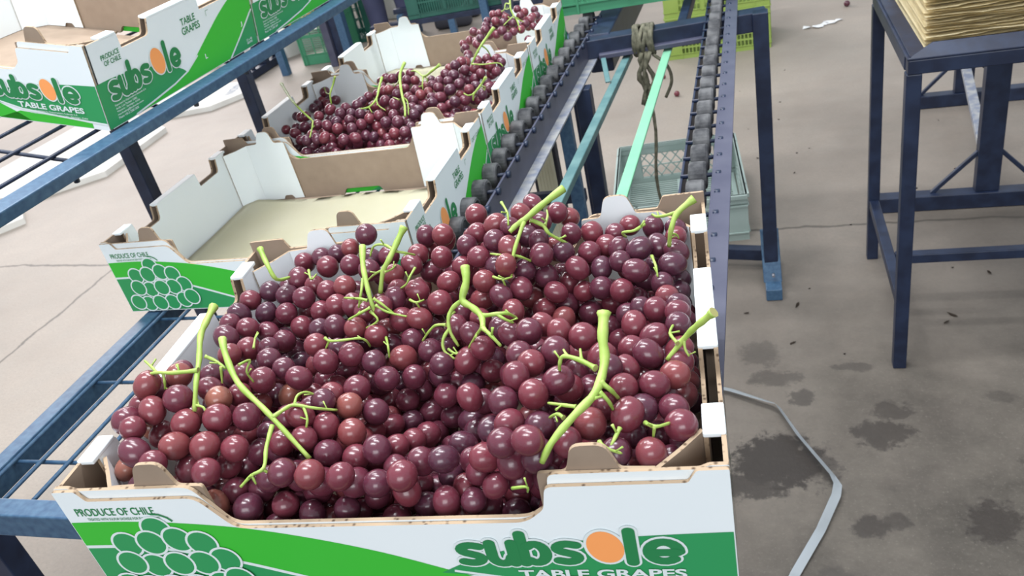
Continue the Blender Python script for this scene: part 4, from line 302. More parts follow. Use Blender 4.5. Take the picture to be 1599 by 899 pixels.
def text_mesh(body, bold):
    key = (body, bold)
    if key in _text_cache: return _text_cache[key]
    cu = bpy.data.curves.new('t', 'FONT'); cu.body = body; cu.size = 1; cu.offset = bold; cu.resolution_u = 4; cu.space_line = 0.92; cu.align_x = 'LEFT'; cu.fill_mode = 'FRONT'
    o = bpy.data.objects.new('t', cu); C.objects.link(o); bpy.context.view_layer.update()
    dg = bpy.context.evaluated_depsgraph_get(); me = o.evaluated_get(dg).to_mesh()
    vs = [(v.co.x, v.co.y) for v in me.vertices]; fs = [tuple(p.vertices) for p in me.polygons]
    bpy.data.objects.remove(o, do_unlink=True); _text_cache[key] = (vs, fs); return vs, fs
def put_text(bm, body, x0, x1, z0, z1, fn, lay, mi, bold=0.0, ref=None):
    """flat lettering filling x0..x1, z0..z1 of a printed face; ref = bold value whose bounds fit that box"""
    vs, fs = text_mesh(body, bold); rv, _ = text_mesh(body, ref if ref is not None else bold)
    ax, bx = min(v[0] for v in rv), max(v[0] for v in rv); ay, by = min(v[1] for v in rv), max(v[1] for v in rv)
    V = [bm.verts.new(fn(x0 + (v[0] - ax) / (bx - ax) * (x1 - x0), z0 + (v[1] - ay) / (by - ay) * (z1 - z0), lay)) for v in vs]
    for f in fs:
        try: q = bm.faces.new([V[i] for i in f]); q.material_index = mi
        except ValueError: pass
def put_poly(bm, pts, fn, lay, mi):
    f = bm.faces.new([bm.verts.new(fn(a, b, lay)) for a, b in pts]); f.material_index = mi
def put_ring(bm, cx, cz, rx, rz, fn, lay, mi, tilt=0.0, n=28):
    P = []
    for k in range(n):
        a = 2 * math.pi * k / n; x, z = rx * math.cos(a), rz * math.sin(a)
        P.append((cx + x * math.cos(tilt) - z * math.sin(tilt), cz + x * math.sin(tilt) + z * math.cos(tilt)))
    put_poly(bm, P, fn, lay, mi)
def stroke(pts, wd):
    L_, R_ = [], []
    for i, p in enumerate(pts):
        a = Vector(pts[max(i - 1, 0)]); b = Vector(pts[min(i + 1, len(pts) - 1)]); t = (b - a).normalized(); n = Vector((-t.y, t.x)) * wd / 2
        L_.append((p[0] + n.x, p[1] + n.y)); R_.append((p[0] - n.x, p[1] - n.y))
    return L_ + R_[::-1]
def curve2(pts, sub=5):
    P, _ = smooth_path([(a, b, 0) for a, b in pts], [0] * len(pts), sub); return [(p.x, max(p.y, 0.0012)) for p in P]
INKS = ['green', 'lime', 'inkwhite', 'ink', 'orange']
E_ = 0.00022                                                   # ink layer step
def arc(cx, cz, rx, rz, a0, a1, n=12):
    return [(cx + rx * math.cos(math.radians(a0 + (a1 - a0) * i / n)), cz + rz * math.sin(math.radians(a0 + (a1 - a0) * i / n))) for i in range(n + 1)]
# heavy rounded letters as pen paths in a box 1 wide, x-height 1
LETTERS = {'s': [[(0.80, 0.80)] + arc(0.5, 0.69, 0.30, 0.165, 70, 235, 8) + arc(0.5, 0.31, 0.30, 0.165, 55, -110, 8) + [(0.20, 0.20)]],
           'u': [[(0.14, 0.93), (0.14, 0.42)] + arc(0.45, 0.40, 0.31, 0.30, 180, 350, 10), [(0.84, 0.93), (0.84, 0.10)]],
           'b': [[(0.14, 1.50), (0.14, 0.10)], arc(0.52, 0.50, 0.33, 0.375, -132, 132, 16)],
           'l': [[(0.5, 1.55), (0.5, 0.09)]],
           'e': [arc(0.50, 0.50, 0.35, 0.375, 0, 310, 18), [(0.22, 0.47), (0.80, 0.47)]]}
def pen(bm, paths, wx, wz, fn, lay, mi):
    """round-ended strip of half-width wx, wz along each path; a later path of the same letter lies on top"""
    for j, pts in enumerate(paths):
        S = [Vector((p[0] / wx, p[1] / wz)) for p in pts]; n = len(S); Lf, Rt = [], []
        for i, p in enumerate(S):
            t = (S[min(i + 1, n - 1)] - S[max(i - 1, 0)]).normalized(); nn = Vector((-t.y, t.x)); Lf.append(p + nn); Rt.append(p - nn)
        def V(q, l): return bm.verts.new(fn(q.x * wx, q.y * wz, l))
        l = lay + j * 0.00012; st_ = 0.0001 / n
        A = [V(q, l + i * st_) for i, q in enumerate(Lf)]; B = [V(q, l + i * st_) for i, q in enumerate(Rt)]; ll = (l, l + (n - 1) * st_)
        for i in range(n - 1):
            f = bm.faces.new((A[i], A[i + 1], B[i + 1], B[i])); f.material_index = mi
        for end, a, b, q, t in ((0, A[0], B[0], S[0], (S[0] - S[1]).normalized()), (1, A[-1], B[-1], S[-1], (S[-1] - S[-2]).normalized())):
            nn = (Lf[0 if end == 0 else -1] - q); cap = [V(q + nn * math.cos(k * math.pi / 8) + t * math.sin(k * math.pi / 8), ll[end]) for k in range(1, 8)]
            f = bm.faces.new([a] + cap + [b]); f.material_index = mi
def logo(parent, fn, x0, xs, oc, xl, x1, zb, xh, asc, orx, orz):
    """outlined trade name: letters, disc standing for the o, letters"""
    hgt = xh - zb; cell = (xs - x0) / 4.0; put = []
    for k, ch in enumerate('subs'): put.append((ch, x0 + k * cell, cell * 0.97))
    le = (x1 - xl); put.append(('l', xl - le * 0.06, le * 0.34)); put.append(('e', xl + le * 0.30, le * 0.72))
    wx, wz = cell * 0.190, hgt * 0.138
    k_asc = (asc - zb) / hgt / 1.55
    def paths(ch, a, wd): return [[(a + p[0] * wd, zb + hgt * (p[1] if p[1] <= 1.2 else p[1] * k_asc)) for p in pts] for pts in LETTERS[ch]]
    oz = (zb + asc) / 2 + 0.001
    b = bmesh.new()
    for ch, a, wd in put: pen(b, paths(ch, a, wd), wx + 0.0017, wz + 0.0017, fn, 4 * E_, 2)
    put_ring(b, oc, oz, orx + 0.0020, orz + 0.0020, fn, 4.2 * E_, 2, 0.25)
    o = obj('logo_outline', b, INKS, parent)
    b = bmesh.new(); put_ring(b, oc, oz, orx, orz, fn, 5.3 * E_, 4, 0.25); obj('orange_disc', b, INKS, parent)
    b = bmesh.new()
    for ch, a, wd in put: pen(b, paths(ch, a, wd), wx, wz, fn, 6.2 * E_, 3)
    return obj('logo_letters', b, INKS, parent)
def words(parent, body, x0, x1, z0, z1, fn, lay, mi, bold=0.0):
    b = bmesh.new(); put_text(b, body, x0, x1, z0, z1, fn, lay, mi, bold); return obj('lettering', b, INKS, parent)
def print_end(parent, fn, copytext):
    up = curve2([(0.0008, 0.0885), (0.05, 0.0885), (0.10, 0.085), (0.15, 0.078), (0.20, 0.066), (0.25, 0.050), (0.30, 0.029), (0.34, 0.012), (0.36, 0.0015)])
    lo = curve2([(0.0008, 0.0615), (0.04, 0.0610), (0.08, 0.0560), (0.13, 0.042), (0.18, 0.024), (0.22, 0.009), (0.24, 0.0015)])
    b = bmesh.new()
    put_poly(b, up + lo[::-1], fn, E_, 1)
    put_poly(b, lo + [(0.0008, 0.0012)], fn, E_, 0)
    put_poly(b, stroke(lo, 0.0032), fn, 2 * E_, 2)
    top = curve2([(0.290, 0.028), (0.32, 0.043), (0.36, 0.055), (0.42, 0.0615), (0.46, 0.064), (W - 0.0008, 0.0655)])
    bot = [(0.365, 0.019), (0.43, 0.014), (W - 0.0008, 0.010)]
    put_poly(b, top + bot[::-1], fn, 1.5 * E_, 0)
    put_poly(b, [(0.30, 0.0012), (0.345, 0.0155), (0.42, 0.0125), (0.472, 0.0085), (0.472, 0.0012)], fn, E_, 1)
    put_poly(b, stroke([(0.30, 0.030), (0.35, 0.0195), (0.42, 0.0135), (W - 0.001, 0.0095)], 0.0024), fn, 2 * E_, 2)
    obj('colour_print', b, INKS, parent)
    b = bmesh.new()
    for X, Y in ((690, 500), (622, 535), (680, 532), (742, 525), (800, 535), (695, 588), (635, 580), (858, 575), (808, 582), (750, 583), (690, 642), (635, 635), (805, 640), (745, 640), (862, 632), (898, 622)):
        x = (X - 440 - (Y - 410) * 0.604) * 0.000352 * 1.06; z = (675 - Y) * 0.00046 - 0.0005; kk = len(b.faces) * 0.00004
        put_ring(b, x, z, 0.0138, 0.0142, fn, 3 * E_ + kk, 2, -0.3); put_ring(b, x, z, 0.0118, 0.0122, fn, 3 * E_ + kk + 0.00004, 0, -0.3)
    kk = 0
    put_poly(b, stroke([(0.075, 0.096), (0.082, 0.0955), (0.088, 0.092), (0.091, 0.088)], 0.0018), fn, 3 * E_, 3)
    obj('bunch_print', b, INKS, parent)
    logo(parent, fn, 0.306, 0.3985, 0.4135, 0.4265, 0.466, 0.036, 0.0612, 0.0690, 0.0125, 0.0158)
    words(parent, 'PRODUCE OF CHILE', 0.011, 0.080, 0.0955, 0.1035, fn, 2 * E_, 3, 0.012)
    words(parent, 'TREATED WITH SULFUR DIOXIDE FOR FUNGICIDE USE', 0.018, 0.082, 0.0905, 0.0932, fn, 2 * E_, 3, 0.01)
    words(parent, 'TABLE GRAPES', 0.348, 0.466, 0.0225, 0.0312, fn, 6 * E_, 2, 0.03)
    if copytext:
        words(parent, 'Exported by Exportadora Subsole S.A.', 0.375, 0.452, 0.0175, 0.0205, fn, 6 * E_, 2, 0.01)
        words(parent, 'Avda. Luis Pasteur 5280, Vitacura - Santiago, Chile', 0.365, 0.468, 0.0137, 0.0168, fn, 6 * E_, 2, 0.01)
def print_side(parent, fn):
    b = bmesh.new()
    dk = curve2([(0.0008, 0.066), (0.04, 0.065), (0.09, 0.058), (0.14, 0.045), (0.172, 0.028), (0.182, 0.019)])
    put_poly(b, dk + [(0.15, 0.0125), (0.10, 0.006), (0.05, 0.0012), (0.0008, 0.0012)], fn, E_, 0)
    ub = curve2([(0.182, 0.019), (0.21, 0.033), (0.25, 0.056), (0.29, 0.078), (0.33, 0.095), (D - 0.001, 0.1065)])
    put_poly(b, [(0.062, 0.0012), (0.10, 0.0045), (0.15, 0.0105)] + ub + [(D - 0.001, 0.062), (0.33, 0.028), (0.292, 0.0012)], fn, E_, 1)
    put_poly(b, [(0.298, 0.0012), (0.335, 0.027), (D - 0.001, 0.057), (D - 0.001, 0.0012)], fn, E_, 0)
    put_poly(b, stroke([(0.056, 0.0018), (0.10, 0.0062), (0.15, 0.0122), (0.184, 0.0195), (0.215, 0.034)], 0.0026), fn, 2 * E_, 2)
    put_poly(b, stroke([(0.294, 0.0015), (0.332, 0.0275), (D - 0.001, 0.0595)], 0.0028), fn, 2 * E_, 2)
    obj('colour_print', b, INKS, parent)
    logo(parent, fn, 0.020, 0.1075, 0.1265, 0.142, 0.176, 0.034, 0.0635, 0.077, 0.0135, 0.0205)
    words(parent, 'PRODUCE', 0.024, 0.060, 0.0925, 0.0995, fn, 2 * E_, 3, 0.015); words(parent, 'OF CHILE', 0.027, 0.060, 0.0835, 0.0905, fn, 2 * E_, 3, 0.015)
    words(parent, 'TABLE', 0.196, 0.231, 0.086, 0.0965, fn, 2 * E_, 3, 0.015); words(parent, 'GRAPES', 0.194, 0.238, 0.072, 0.083, fn, 2 * E_, 3, 0.015)
    words(parent, 'CAT 1 CLASS 1', 0.312, 0.362, 0.0985, 0.105, fn, 2 * E_, 3, 0.01)
    words(parent, 'L', 0.232, 0.238, 0.022, 0.030, fn, 2 * E_, 2, 0.02); words(parent, 'J', 0.338, 0.343, 0.040, 0.048, fn, 2 * E_, 2, 0.02)
    b = bmesh.new(); put_poly(b, stroke([(0.258, 0.083), (0.258, 0.091), (0.265, 0.091)], 0.0008), fn, 2 * E_, 3); obj('corner_mark', b, INKS, parent)
    for i, t in enumerate(('Exported by Exportadora Subsole S.A.', 'Avda. Luis Pasteur 5280,', 'Vitacura - Santiago, Chile', 'marketing@subsole.com', 'Phone +56 2 2580 2400')):
        x1 = (0.088, 0.066, 0.070, 0.076, 0.064)[i]; words(parent, t, 0.022, x1, 0.0265 - i * 0.0045, 0.0300 - i * 0.0045, fn, 2 * E_, 2, 0.012)
    for i, t in enumerate(('12 x 40', 'GRAPES')): words(parent, t, 0.345, 0.361, 0.0125 - i * 0.005, 0.0165 - i * 0.005, fn, 2 * E_, 2, 0.012)

def make_carton(label, loc, rot, group, full=True):
    root = empty('grape_carton', label, 'box', loc, rot, group)
    bm = bmesh.new()
    sheet(bm, rounded([(0.0035, 0.0105, 0), (W / 2 - 0.045, 0.0105, 0), (W / 2 - 0.04, 0.028, 0.008), (W / 2 + 0.04, 0.028, 0.008), (W / 2 + 0.045, 0.0105, 0), (W - 0.0035, 0.0105, 0), (W - 0.0035, D - 0.0105, 0), (W / 2 + 0.045, D - 0.0105, 0), (W / 2 + 0.04, D - 0.028, 0.008), (W / 2 - 0.04, D - 0.028, 0.008), (W / 2 - 0.045, D - 0.0105, 0), (0.0035, D - 0.0105, 0)], 0), lambda a, b, k: (a, b, 0.0006 + k), 0.0036, 1, 1, 2)
    obj('bottom_panel', bm, BOARD, root)
    for nm, flip in (('front_wall', False), ('back_wall', True)):
        def fn(a, b, k, flip=flip): return (W - a, D - k, b) if flip else (a, k, b)
        bm = bmesh.new()
        sheet(bm, end_profile(0.1207, 0.1105, 0.078, 0.131, 0.371, 0.020), fn, 0.003, 0, 1, 2)
        sheet(bm, end_profile(0.1310 if flip else 0.1215, 0.1185, 0.0795, 0.128, 0.374, 0.040 if flip else 0.012), lambda a, b, k: fn(a, b, k + 0.0034), 0.003, 0, 1, 2)
        wl = obj(nm, bm, BOARD, root)
        def pf(a, b, lay, flip=flip): return (W - a, D + 0.0001 + lay, b) if flip else (a, -0.0001 - lay, b)
        print_end(wl, pf, True)
        for s in (0, 1):
            def ff(a, b, k, s=s, fn=fn): return fn(W - a if s else a, b, k + 0.0070)
            bm = bmesh.new()
            sheet(bm, rounded([(0.046, 0.005, 0), (0.085, 0.005, 0), (0.089, 0.012), (0.104, 0.012), (0.108, 0.005, 0), (0.128, 0.005, 0), (0.124, 0.116, 0.003), (0.104, 0.1165, 0.004), (0.098, 0.139, 0.007), (0.076, 0.139, 0.007), (0.068, 0.1175, 0.003), (0.046, 0.1165, 0)], 0.003), ff, 0.003, 1, 0, 2)
            obj('end_flap', bm, BOARD, root)
            bm = bmesh.new()      # slanting corner post
            y0 = D - 0.0455 if flip else 0.0455; ye = D - 0.0085 if flip else 0.0085
            a = Vector((0.0165, y0)); b_ = Vector((0.0465, ye)); nrm = Vector((b_.y - a.y, -(b_.x - a.x))).normalized()
            if nrm.dot(Vector((1, 1 if not flip else -1))) < 0: nrm = -nrm
            def cf(p, z, k, a=a, b_=b_, nrm=nrm, s=s):
                q = a + (b_ - a) * p + nrm * (k - 0.003); return (W - q.x if s else q.x, q.y, z)
            sheet(bm, [(0, 0.005), (1, 0.005), (1, 0.1165), (0.5, 0.1145), (0, 0.1145)], cf, 0.003, 1, 0, 2)
            obj('corner_post', bm, BOARD, root)
    for nm, s in (('right_wall', True), ('left_wall', False)):
        def sf(a, b, k, s=s): return (W - k, a, b) if s else (k, a, b)
        bm = bmesh.new()
        sheet(bm, side_profile(0.0032, D - 0.0032, 0.1195), sf, 0.0032, 0, 1, 2)
        sheet(bm, side_profile(0.040, D - 0.040, 0.1195, 0.005), lambda a, b, k: sf(a, b, k + 0.0115), 0.0032, 1, 0, 2)
        for y0, y1 in ((0.033, 0.0635), (0.1295, 0.2425), (0.3105, D - 0.033)):
            lo = sf(y0, 0.117, -0.0002); hi = sf(y1, 0.1215, 0.0149)
            box(bm, [min(lo[i], hi[i]) for i in range(3)], [max(lo[i], hi[i]) for i in range(3)], 0, 0.0012)
        wl = obj(nm, bm, BOARD, root)
        if s: print_side(wl, lambda a, b, lay: (W + 0.0001 + lay, a, b))
        else: print_side(wl, lambda a, b, lay: (-0.0001 - lay, D - a, b))
    return root
carton = make_carton('largest front carton heaped with red grapes, resting on the roller tracks', (-0.527, 0.3411, 1.3 - 0.3762 - H), (0, 0, 0.0785), 'open grape cartons')
def place_carton(label, loc, rot, group):
    c = copy_tree(carton); c.location = loc; c.rotation_euler = rot; c['label'] = label; c['group'] = group; return c
ROW = 'open grape cartons'
ZR = 1.3 - 0.4424 - H
rows = [place_carton('empty white carton with only a cream paper sheet inside, directly behind the front grape carton', (-0.9516, 0.8868, ZR), (0, 0, 0), ROW),
        place_carton('carton full of red grapes, second behind the front one, between the two carton that show paper sheets', (-0.9516, 1.2686, ZR), (0, 0, 0), ROW),
        place_carton('farthest carton of the row, paper sheet at left and one grape bunch at right', (-0.9516, 1.6504, ZR), (0, 0, 0), ROW)]
rows[1]['label'] = 'carton filled with red grapes standing between the two cartons that show their paper sheets'

# paper pads lying in the cartons
def pad(label, loc, x0, x1, y0, y1, seed):
    bm = bmesh.new(); R_ = random.Random(seed); nx, ny = 24, 18; V = []
    for j in range(ny + 1):
        for i in range(nx + 1):
            x = x0 + (x1 - x0) * i / nx; y = y0 + (y1 - y0) * j / ny
            if j in (0, ny): y += R_.uniform(-0.0012, 0.0012)
            z = 0.004 + 0.006 * math.exp(-((x - x0) / 0.05) ** 2) + 0.006 * math.exp(-((x - x1) / 0.05) ** 2) + 0.0015 * math.sin(x * 31) * math.sin(y * 23)
            V.append(bm.verts.new((x, y, z)))
    for j in range(ny):
        for i in range(nx): bm.faces.new((V[j * (nx + 1) + i], V[j * (nx + 1) + i + 1], V[(j + 1) * (nx + 1) + i + 1], V[(j + 1) * (nx + 1) + i]))
    bmesh.ops.solidify(bm, geom=bm.faces[:], thickness=0.0015)
    o = obj('paper_pad', bm, 'pad', None, True); o.location = loc; return tag(o, label, 'paper', 'paper pads in the cartons')
pad('cream paper sheet covering the bottom of the empty carton behind the front one', (-0.9516, 0.8868, ZR + 0.003), 0.018, 0.482, 0.014, 0.355, 1)
pad('cream paper sheet at the bottom of the farthest carton of the row', (-0.9516, 1.6504, ZR + 0.003), 0.018, 0.482, 0.014, 0.355, 2)

# ================================================================= GRAPES
def grape_mesh(sx, sz, seed):
    bm = bmesh.new(); bmesh.ops.create_uvsphere(bm, u_segments=20, v_segments=12, radius=1)
    R_ = random.Random(seed)
    for v in bm.verts:
        v.co.x *= sx; v.co.y *= sx; v.co.z *= sz
        if v.co.z > 0.92 * sz: v.co.z -= 0.05
    for f in bm.faces: f.smooth = True
    me = bpy.data.meshes.new('grape'); bm.to_mesh(me); bm.free(); me.materials.append(M['grape']); return me
GM = [grape_mesh(0.98, 1.03, 1), grape_mesh(0.95, 1.14, 2), grape_mesh(1.0, 1.0, 3)]
def build_bunches(data, stems, labels, group, tint=None):
    for k, lab in enumerate(labels):
        rows_ = [d for d in data if d[4] == k][:100]
        if not rows_: continue
        cx, cy, cz = [sum(d[i] for d in rows_) / len(rows_) / 1e4 for i in range(3)]
        base = Vector((cx, cy, min(d[2] for d in rows_) / 1e4))
        root = empty('grape_bunch', lab, 'grapes', base, (0, 0, 0), group)
        for x, y, z, r_, _ in rows_:
            o = bpy.data.objects.new('grape', GM[rnd.choice((0, 1, 1, 2))]); C.objects.link(o); o.parent = root
            o.location = Vector((x / 1e4, y / 1e4, z / 1e4)) - base
            s = r_ / 1e5; o.scale = (s, s, s); o.rotation_euler = (rnd.uniform(-1.2, 1.2), rnd.uniform(-1.2, 1.2), rnd.uniform(0, 6.28)); o.color = (tint[k] if tint else 0.4, 0, 0, 1)
        first = None
        for b_, r0, r1, P in stems:
            if b_ != k: continue
            pts, rr = smooth_path([Vector(p) / 1e4 - base for p in P], [(r0 + (r1 - r0) * i / max(1, len(P) - 1)) / 1e4 for i in range(len(P))], 4)
            for i in range(len(pts)): rr[i] *= 1 + 0.10 * math.sin(i * 1.7 + r0)
            if first is None: rr[0] *= 1.25; rr[1] *= 1.12
            else: rr[0] *= 1.2
            bm = bmesh.new(); tube(bm, pts, rr, 8, 0); bm.faces.ensure_lookup_table(); bm.faces[-2].material_index = 1
            o = obj('stem' if first is None else 'stem_branch', bm, ['stem', 'stemtip'], root if first is None else first)
            if first is None: first = o
            # short forks where berries have been picked off
            if len(pts) > 5 and first is not o:
                for _ in range(1):
                    i = rnd.randrange(2, len(pts) - 1); d = Vector((rnd.uniform(-1, 1), rnd.uniform(-1, 1), rnd.uniform(-0.1, 0.8))).normalized()
                    bm = bmesh.new(); tube(bm, [pts[i], pts[i] + d * 0.004, pts[i] + d * 0.0075], [rr[i] * 0.7, rr[i] * 0.5, rr[i] * 0.75], 6); obj('stem_branch', bm, ['stem', 'stemtip'], first)
FRONT = 'bunches of red grapes in the front carton'
build_bunches(B1_DATA, B1S_DATA, [
    'grape bunch hanging over the left wall of the front carton, forked stalk standing up',
    'grape bunch at front left of the front carton with a long diagonal stalk',
    'grape bunch left of centre in the front carton with many thin branching stalks',
    'grape bunch at the back of the front carton with an upright crossing stalk',
    'grape bunch in the middle of the front carton with a thick Y-shaped stalk',
    'highest grape bunch at the back of the front carton, thick stalk slanting up right',
    'grape bunch in the back right corner of the front carton, below its brown tab',
    'grape bunch against the right wall of the front carton, stalk pointing over the wall',
    'big grape bunch at front right of the front carton with the thickest curved stalk',
    'grape bunch in the back left corner of the front carton with thin straight stalk',
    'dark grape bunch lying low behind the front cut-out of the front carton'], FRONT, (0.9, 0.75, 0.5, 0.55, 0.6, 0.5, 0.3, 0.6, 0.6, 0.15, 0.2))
build_bunches(B3_DATA, B3S_DATA, [
    'grape bunch at the left front of the second filled carton, long bare stalk leaning left',
    'small raised grape bunch at the left back of the second filled carton, short upright stalk',
    'grape bunch left of centre in the second filled carton with a curved stalk',
    'grape bunch in the middle of the second filled carton with a long vertical stalk',
    'grape bunch at the back of the second filled carton with a stalk pointing right',
    'grape bunch at the back right of the second filled carton under the tallest stalk',
    'grape bunch at the right wall of the second filled carton with a short slanting stalk'], 'bunches of red grapes in the second filled carton')
build_bunches(B4_DATA, B4S_DATA, ['grape bunch piled alone in the right half of the farthest carton of the row'], 'bunches of red grapes in the farthest carton')

# ================================================================= LOWER PACKING RACK under the row of cartons
def cyl(bm, a, b, r_, seg=10, mi=0): tube(bm, [a, b], r_, seg, mi)
rk = empty('packing_rack', 'blue steel rack with thin wire rods carrying the row of grape cartons', 'rack', (-0.69, 1.4, 0))
def rel(o, root): o.location = -Vector(root.location); return o
ZS = ZR - 0.0005
def barobj(name, a, b, wd, ht, m, root, up=(0, 0, 1)):
    bm = bmesh.new(); bar(bm, a, b, wd, ht, 0, up); o = obj(name, bm, m, root)
    if root: rel(o, root)
    return o
barobj('side_rail', (-0.915, 0.485, ZS - 0.018), (-0.915, 2.2, ZS - 0.018), 0.025, 0.032, 'blue', rk)
barobj('side_rail', (-0.475, 0.485, ZS - 0.022), (-0.475, 2.2, ZS - 0.022), 0.025, 0.03, 'blue', rk)
barobj('cross_rail', (-0.9275, 0.488, ZS - 0.016), (-0.4625, 0.488, ZS - 0.016), 0.026, 0.034, 'blue', rk)
barobj('cross_rail', (-0.9025, 2.19, ZS - 0.018), (-0.4875, 2.19, ZS - 0.018), 0.025, 0.03, 'blue', rk)
for i in range(10):
    x = -0.894 + i * 0.0425
    bm = bmesh.new(); cyl(bm, (x, 0.478, ZS - 0.003), (x, 2.2, ZS - 0.003), 0.0026, 8); rel(obj('wire_rod', bm, 'blue', rk), rk)
for i in range(11):
    y = 0.567 + i * 0.1535
    bm = bmesh.new(); cyl(bm, (-0.928, y, ZS - 0.0078), (-0.465, y, ZS - 0.0078), 0.0026, 8); rel(obj('wire_rod', bm, 'blue', rk), rk)
for x, y in ((-0.912, 0.500), (-0.48, 0.500), (-0.912, 2.17), (-0.48, 2.17)):
    barobj('leg', (x, y, 0), (x, y, ZS - 0.034), 0.03, 0.03, 'navy', rk, (0, 1, 0))
barobj('brace', (-0.90, 0.52, 0.30), (-0.49, 0.52, 0.30), 0.02, 0.02, 'navy', rk)

# ================================================================= UPPER SLOPING RACK with cartons, left
RT = (0.0207, 0.1782, -0.0947)
deck_m = Matrix.Translation((-0.8754, 0.9287, 1.3 - 0.2872)) @ Matrix.Rotation(RT[2], 4, 'Z') @ Matrix.Rotation(RT[1], 4, 'Y') @ Matrix.Rotation(RT[0], 4, 'X')
up = empty('sloping_rack', 'worn blue sloping rack with wire rods at upper left holding two empty cartons', 'rack', deck_m.to_translation(), deck_m.to_euler())
def dk(name, a, b, wd, ht, m, upv=(0, 0, 1)):
    bm = bmesh.new(); bar(bm, a, b, wd, ht, 0, upv); return obj(name, bm, m, up)
dk('side_rail', (0.0165, -0.75, -0.009), (0.0165, 1.0, -0.009), 0.027, 0.018, 'blue')
dk('side_rail', (-0.56, -0.75, -0.013), (-0.56, 1.0, -0.013), 0.030, 0.026, 'blue')
for y in (-0.74, 0.98): dk('cross_rail', (-0.545, y, -0.016), (0.0035, y, -0.0125), 0.026, 0.022, 'blue')
for i in range(9): 
    bm = bmesh.new(); x = -0.029 - i * 0.062; cyl(bm, (x, -0.75, -0.0035), (x, 0.995, -0.0035), 0.0028, 8); obj('wire_rod', bm, 'navy', up)
for y in (-0.46, -0.27, -0.078, 0.11, 0.30, 0.49, 0.68):
    bm = bmesh.new(); cyl(bm, (-0.57, y, -0.0088), (0.02, y, -0.0088), 0.0028, 8); obj('wire_rod', bm, 'navy', up)
for y in (-0.30, -0.1, 0.16, 0.3):
    bm = bmesh.new(); cyl(bm, (0.02, y, -0.017), (0.02, y, -0.026), 0.004, 8); obj('bolt', bm, 'navy', up)
inv = deck_m.inverted()
for x, y in ((-1.40, 1.515), (-1.40, 2.05), (-1.40, 0.25)):
    zt = 1.3 - 0.19 + (0.02 if y > 1 else 0)
    # top of the leg meets the far rail
    n = deck_m.to_3x3() @ Vector((0, 0, 1)); p0 = deck_m.to_translation(); zt = p0.z - (n.x * (x - p0.x) + n.y * (y - p0.y)) / n.z - 0.027
    bm = bmesh.new(); bar(bm, (x, y, 0), (x, y, zt), 0.034, 0.034, 0, (0, 1, 0)); bm.transform(inv); obj('leg', bm, 'navy', up)
for i, lab in enumerate(('empty carton on the sloping blue rack at upper left, nearest, with bare brown inside', 'empty carton farther up the sloping rack, cut off by the top edge')):
    m_ = deck_m @ Matrix.Translation((-W, i * 0.380, 0.0004)); place_carton(lab, m_.to_translation(), m_.to_euler(), 'empty cartons on the sloping rack')

# ================================================================= ROLLER CONVEYOR: two skate-wheel tracks on a frame
cv = empty('roller_conveyor', 'violet blue steel roller conveyor frame with two tracks of black wheels', 'conveyor', (-0.25, 1.6, 0))
ZT = 1.3 - 0.533
def xl(y): return -0.418 + (y - 1.14) * 0.020          # left web
def xr(y): return -0.074 + (y - 1.14) * 0.004          # right web
YA, YB, YC = 0.15, 2.02, 3.3
def plate(name, xf, x0, x1, z0, z1, ya, yb, m, bev=0.0008):
    bm = bmesh.new(); box(bm, (x0, 0, z0), (x1, yb - ya, z1), 0, bev); a = math.atan2(xf(yb) - xf(ya), yb - ya)
    bm.transform(Matrix.Translation((xf(ya), ya, 0)) @ Matrix.Rotation(-a, 4, 'Z')); o = obj(name, bm, m, cv); return rel(o, cv)
plate('track_web', xl, 0, 0.004, ZT - 0.055, ZT, YA, YB, 'violet'); plate('track_flange', xl, 0.003, 0.024, ZT - 0.058, ZT - 0.053, YA, YB, 'bareedge')
plate('track_strip', xl, -0.052, -0.049, ZT - 0.035, ZT - 0.006, YA, YB, 'navy')
plate('track_web', xr, 0, 0.004, ZT - 0.05, ZT, YA, YC, 'violet'); plate('track_flange', xr, 0.003, 0.028, ZT - 0.004, ZT, YA, YC, 'violet')
plate('track_strip', xr, -0.047, -0.043, ZT - 0.035, ZT - 0.004, YA, YC, 'navy')
plate('track_web', xl, -0.004, 0.055, ZT - 0.10, ZT - 0.004, YB, YC, 'navy', 0.004)  # next section's rail in shadow: its shade is put into the navy colour
def wheel(x, y, xf):
    a = math.atan2(xf(y + 1) - xf(y), 1); R_ = 0.0215; hw = 0.0135
    bm = bmesh.new(); prof = [(-hw, 0.007), (-hw, 0.016), (-hw + 0.001, 0.0195), (-hw + 0.004, R_), (hw - 0.004, R_), (hw - 0.001, 0.0195), (hw, 0.016), (hw - 0.003, 0.014), (hw - 0.003, 0.007)]
    rings = [[bm.verts.new((px_, rr * math.cos(2 * math.pi * k / 24), rr * math.sin(2 * math.pi * k / 24))) for k in range(24)] for px_, rr in prof]
    for A, B in zip(rings, rings[1:]):
        for k in range(24):
            f = bm.faces.new((A[k], A[(k + 1) % 24], B[(k + 1) % 24], B[k])); f.smooth = False
    bm.faces.new(rings[0][::-1]); bm.faces.new(rings[-1])
    bmesh.ops.recalc_face_normals(bm, faces=bm.faces)
    return bm
wm = wheel(0, 1, xl); wme = bpy.data.meshes.new('wheel'); wm.to_mesh(wme); wm.free(); wme.materials.append(M['wheel'])
ab = bmesh.new(); cyl(ab, (-0.026, 0, 0), (0.034, 0, 0), 0.0035, 8); cyl(ab, (0.026, 0, 0), (0.0335, 0, 0), 0.0062, 6); ame = bpy.data.meshes.new('axle_bolt'); ab.to_mesh(ame); ab.free(); ame.materials.append(M['navy'])
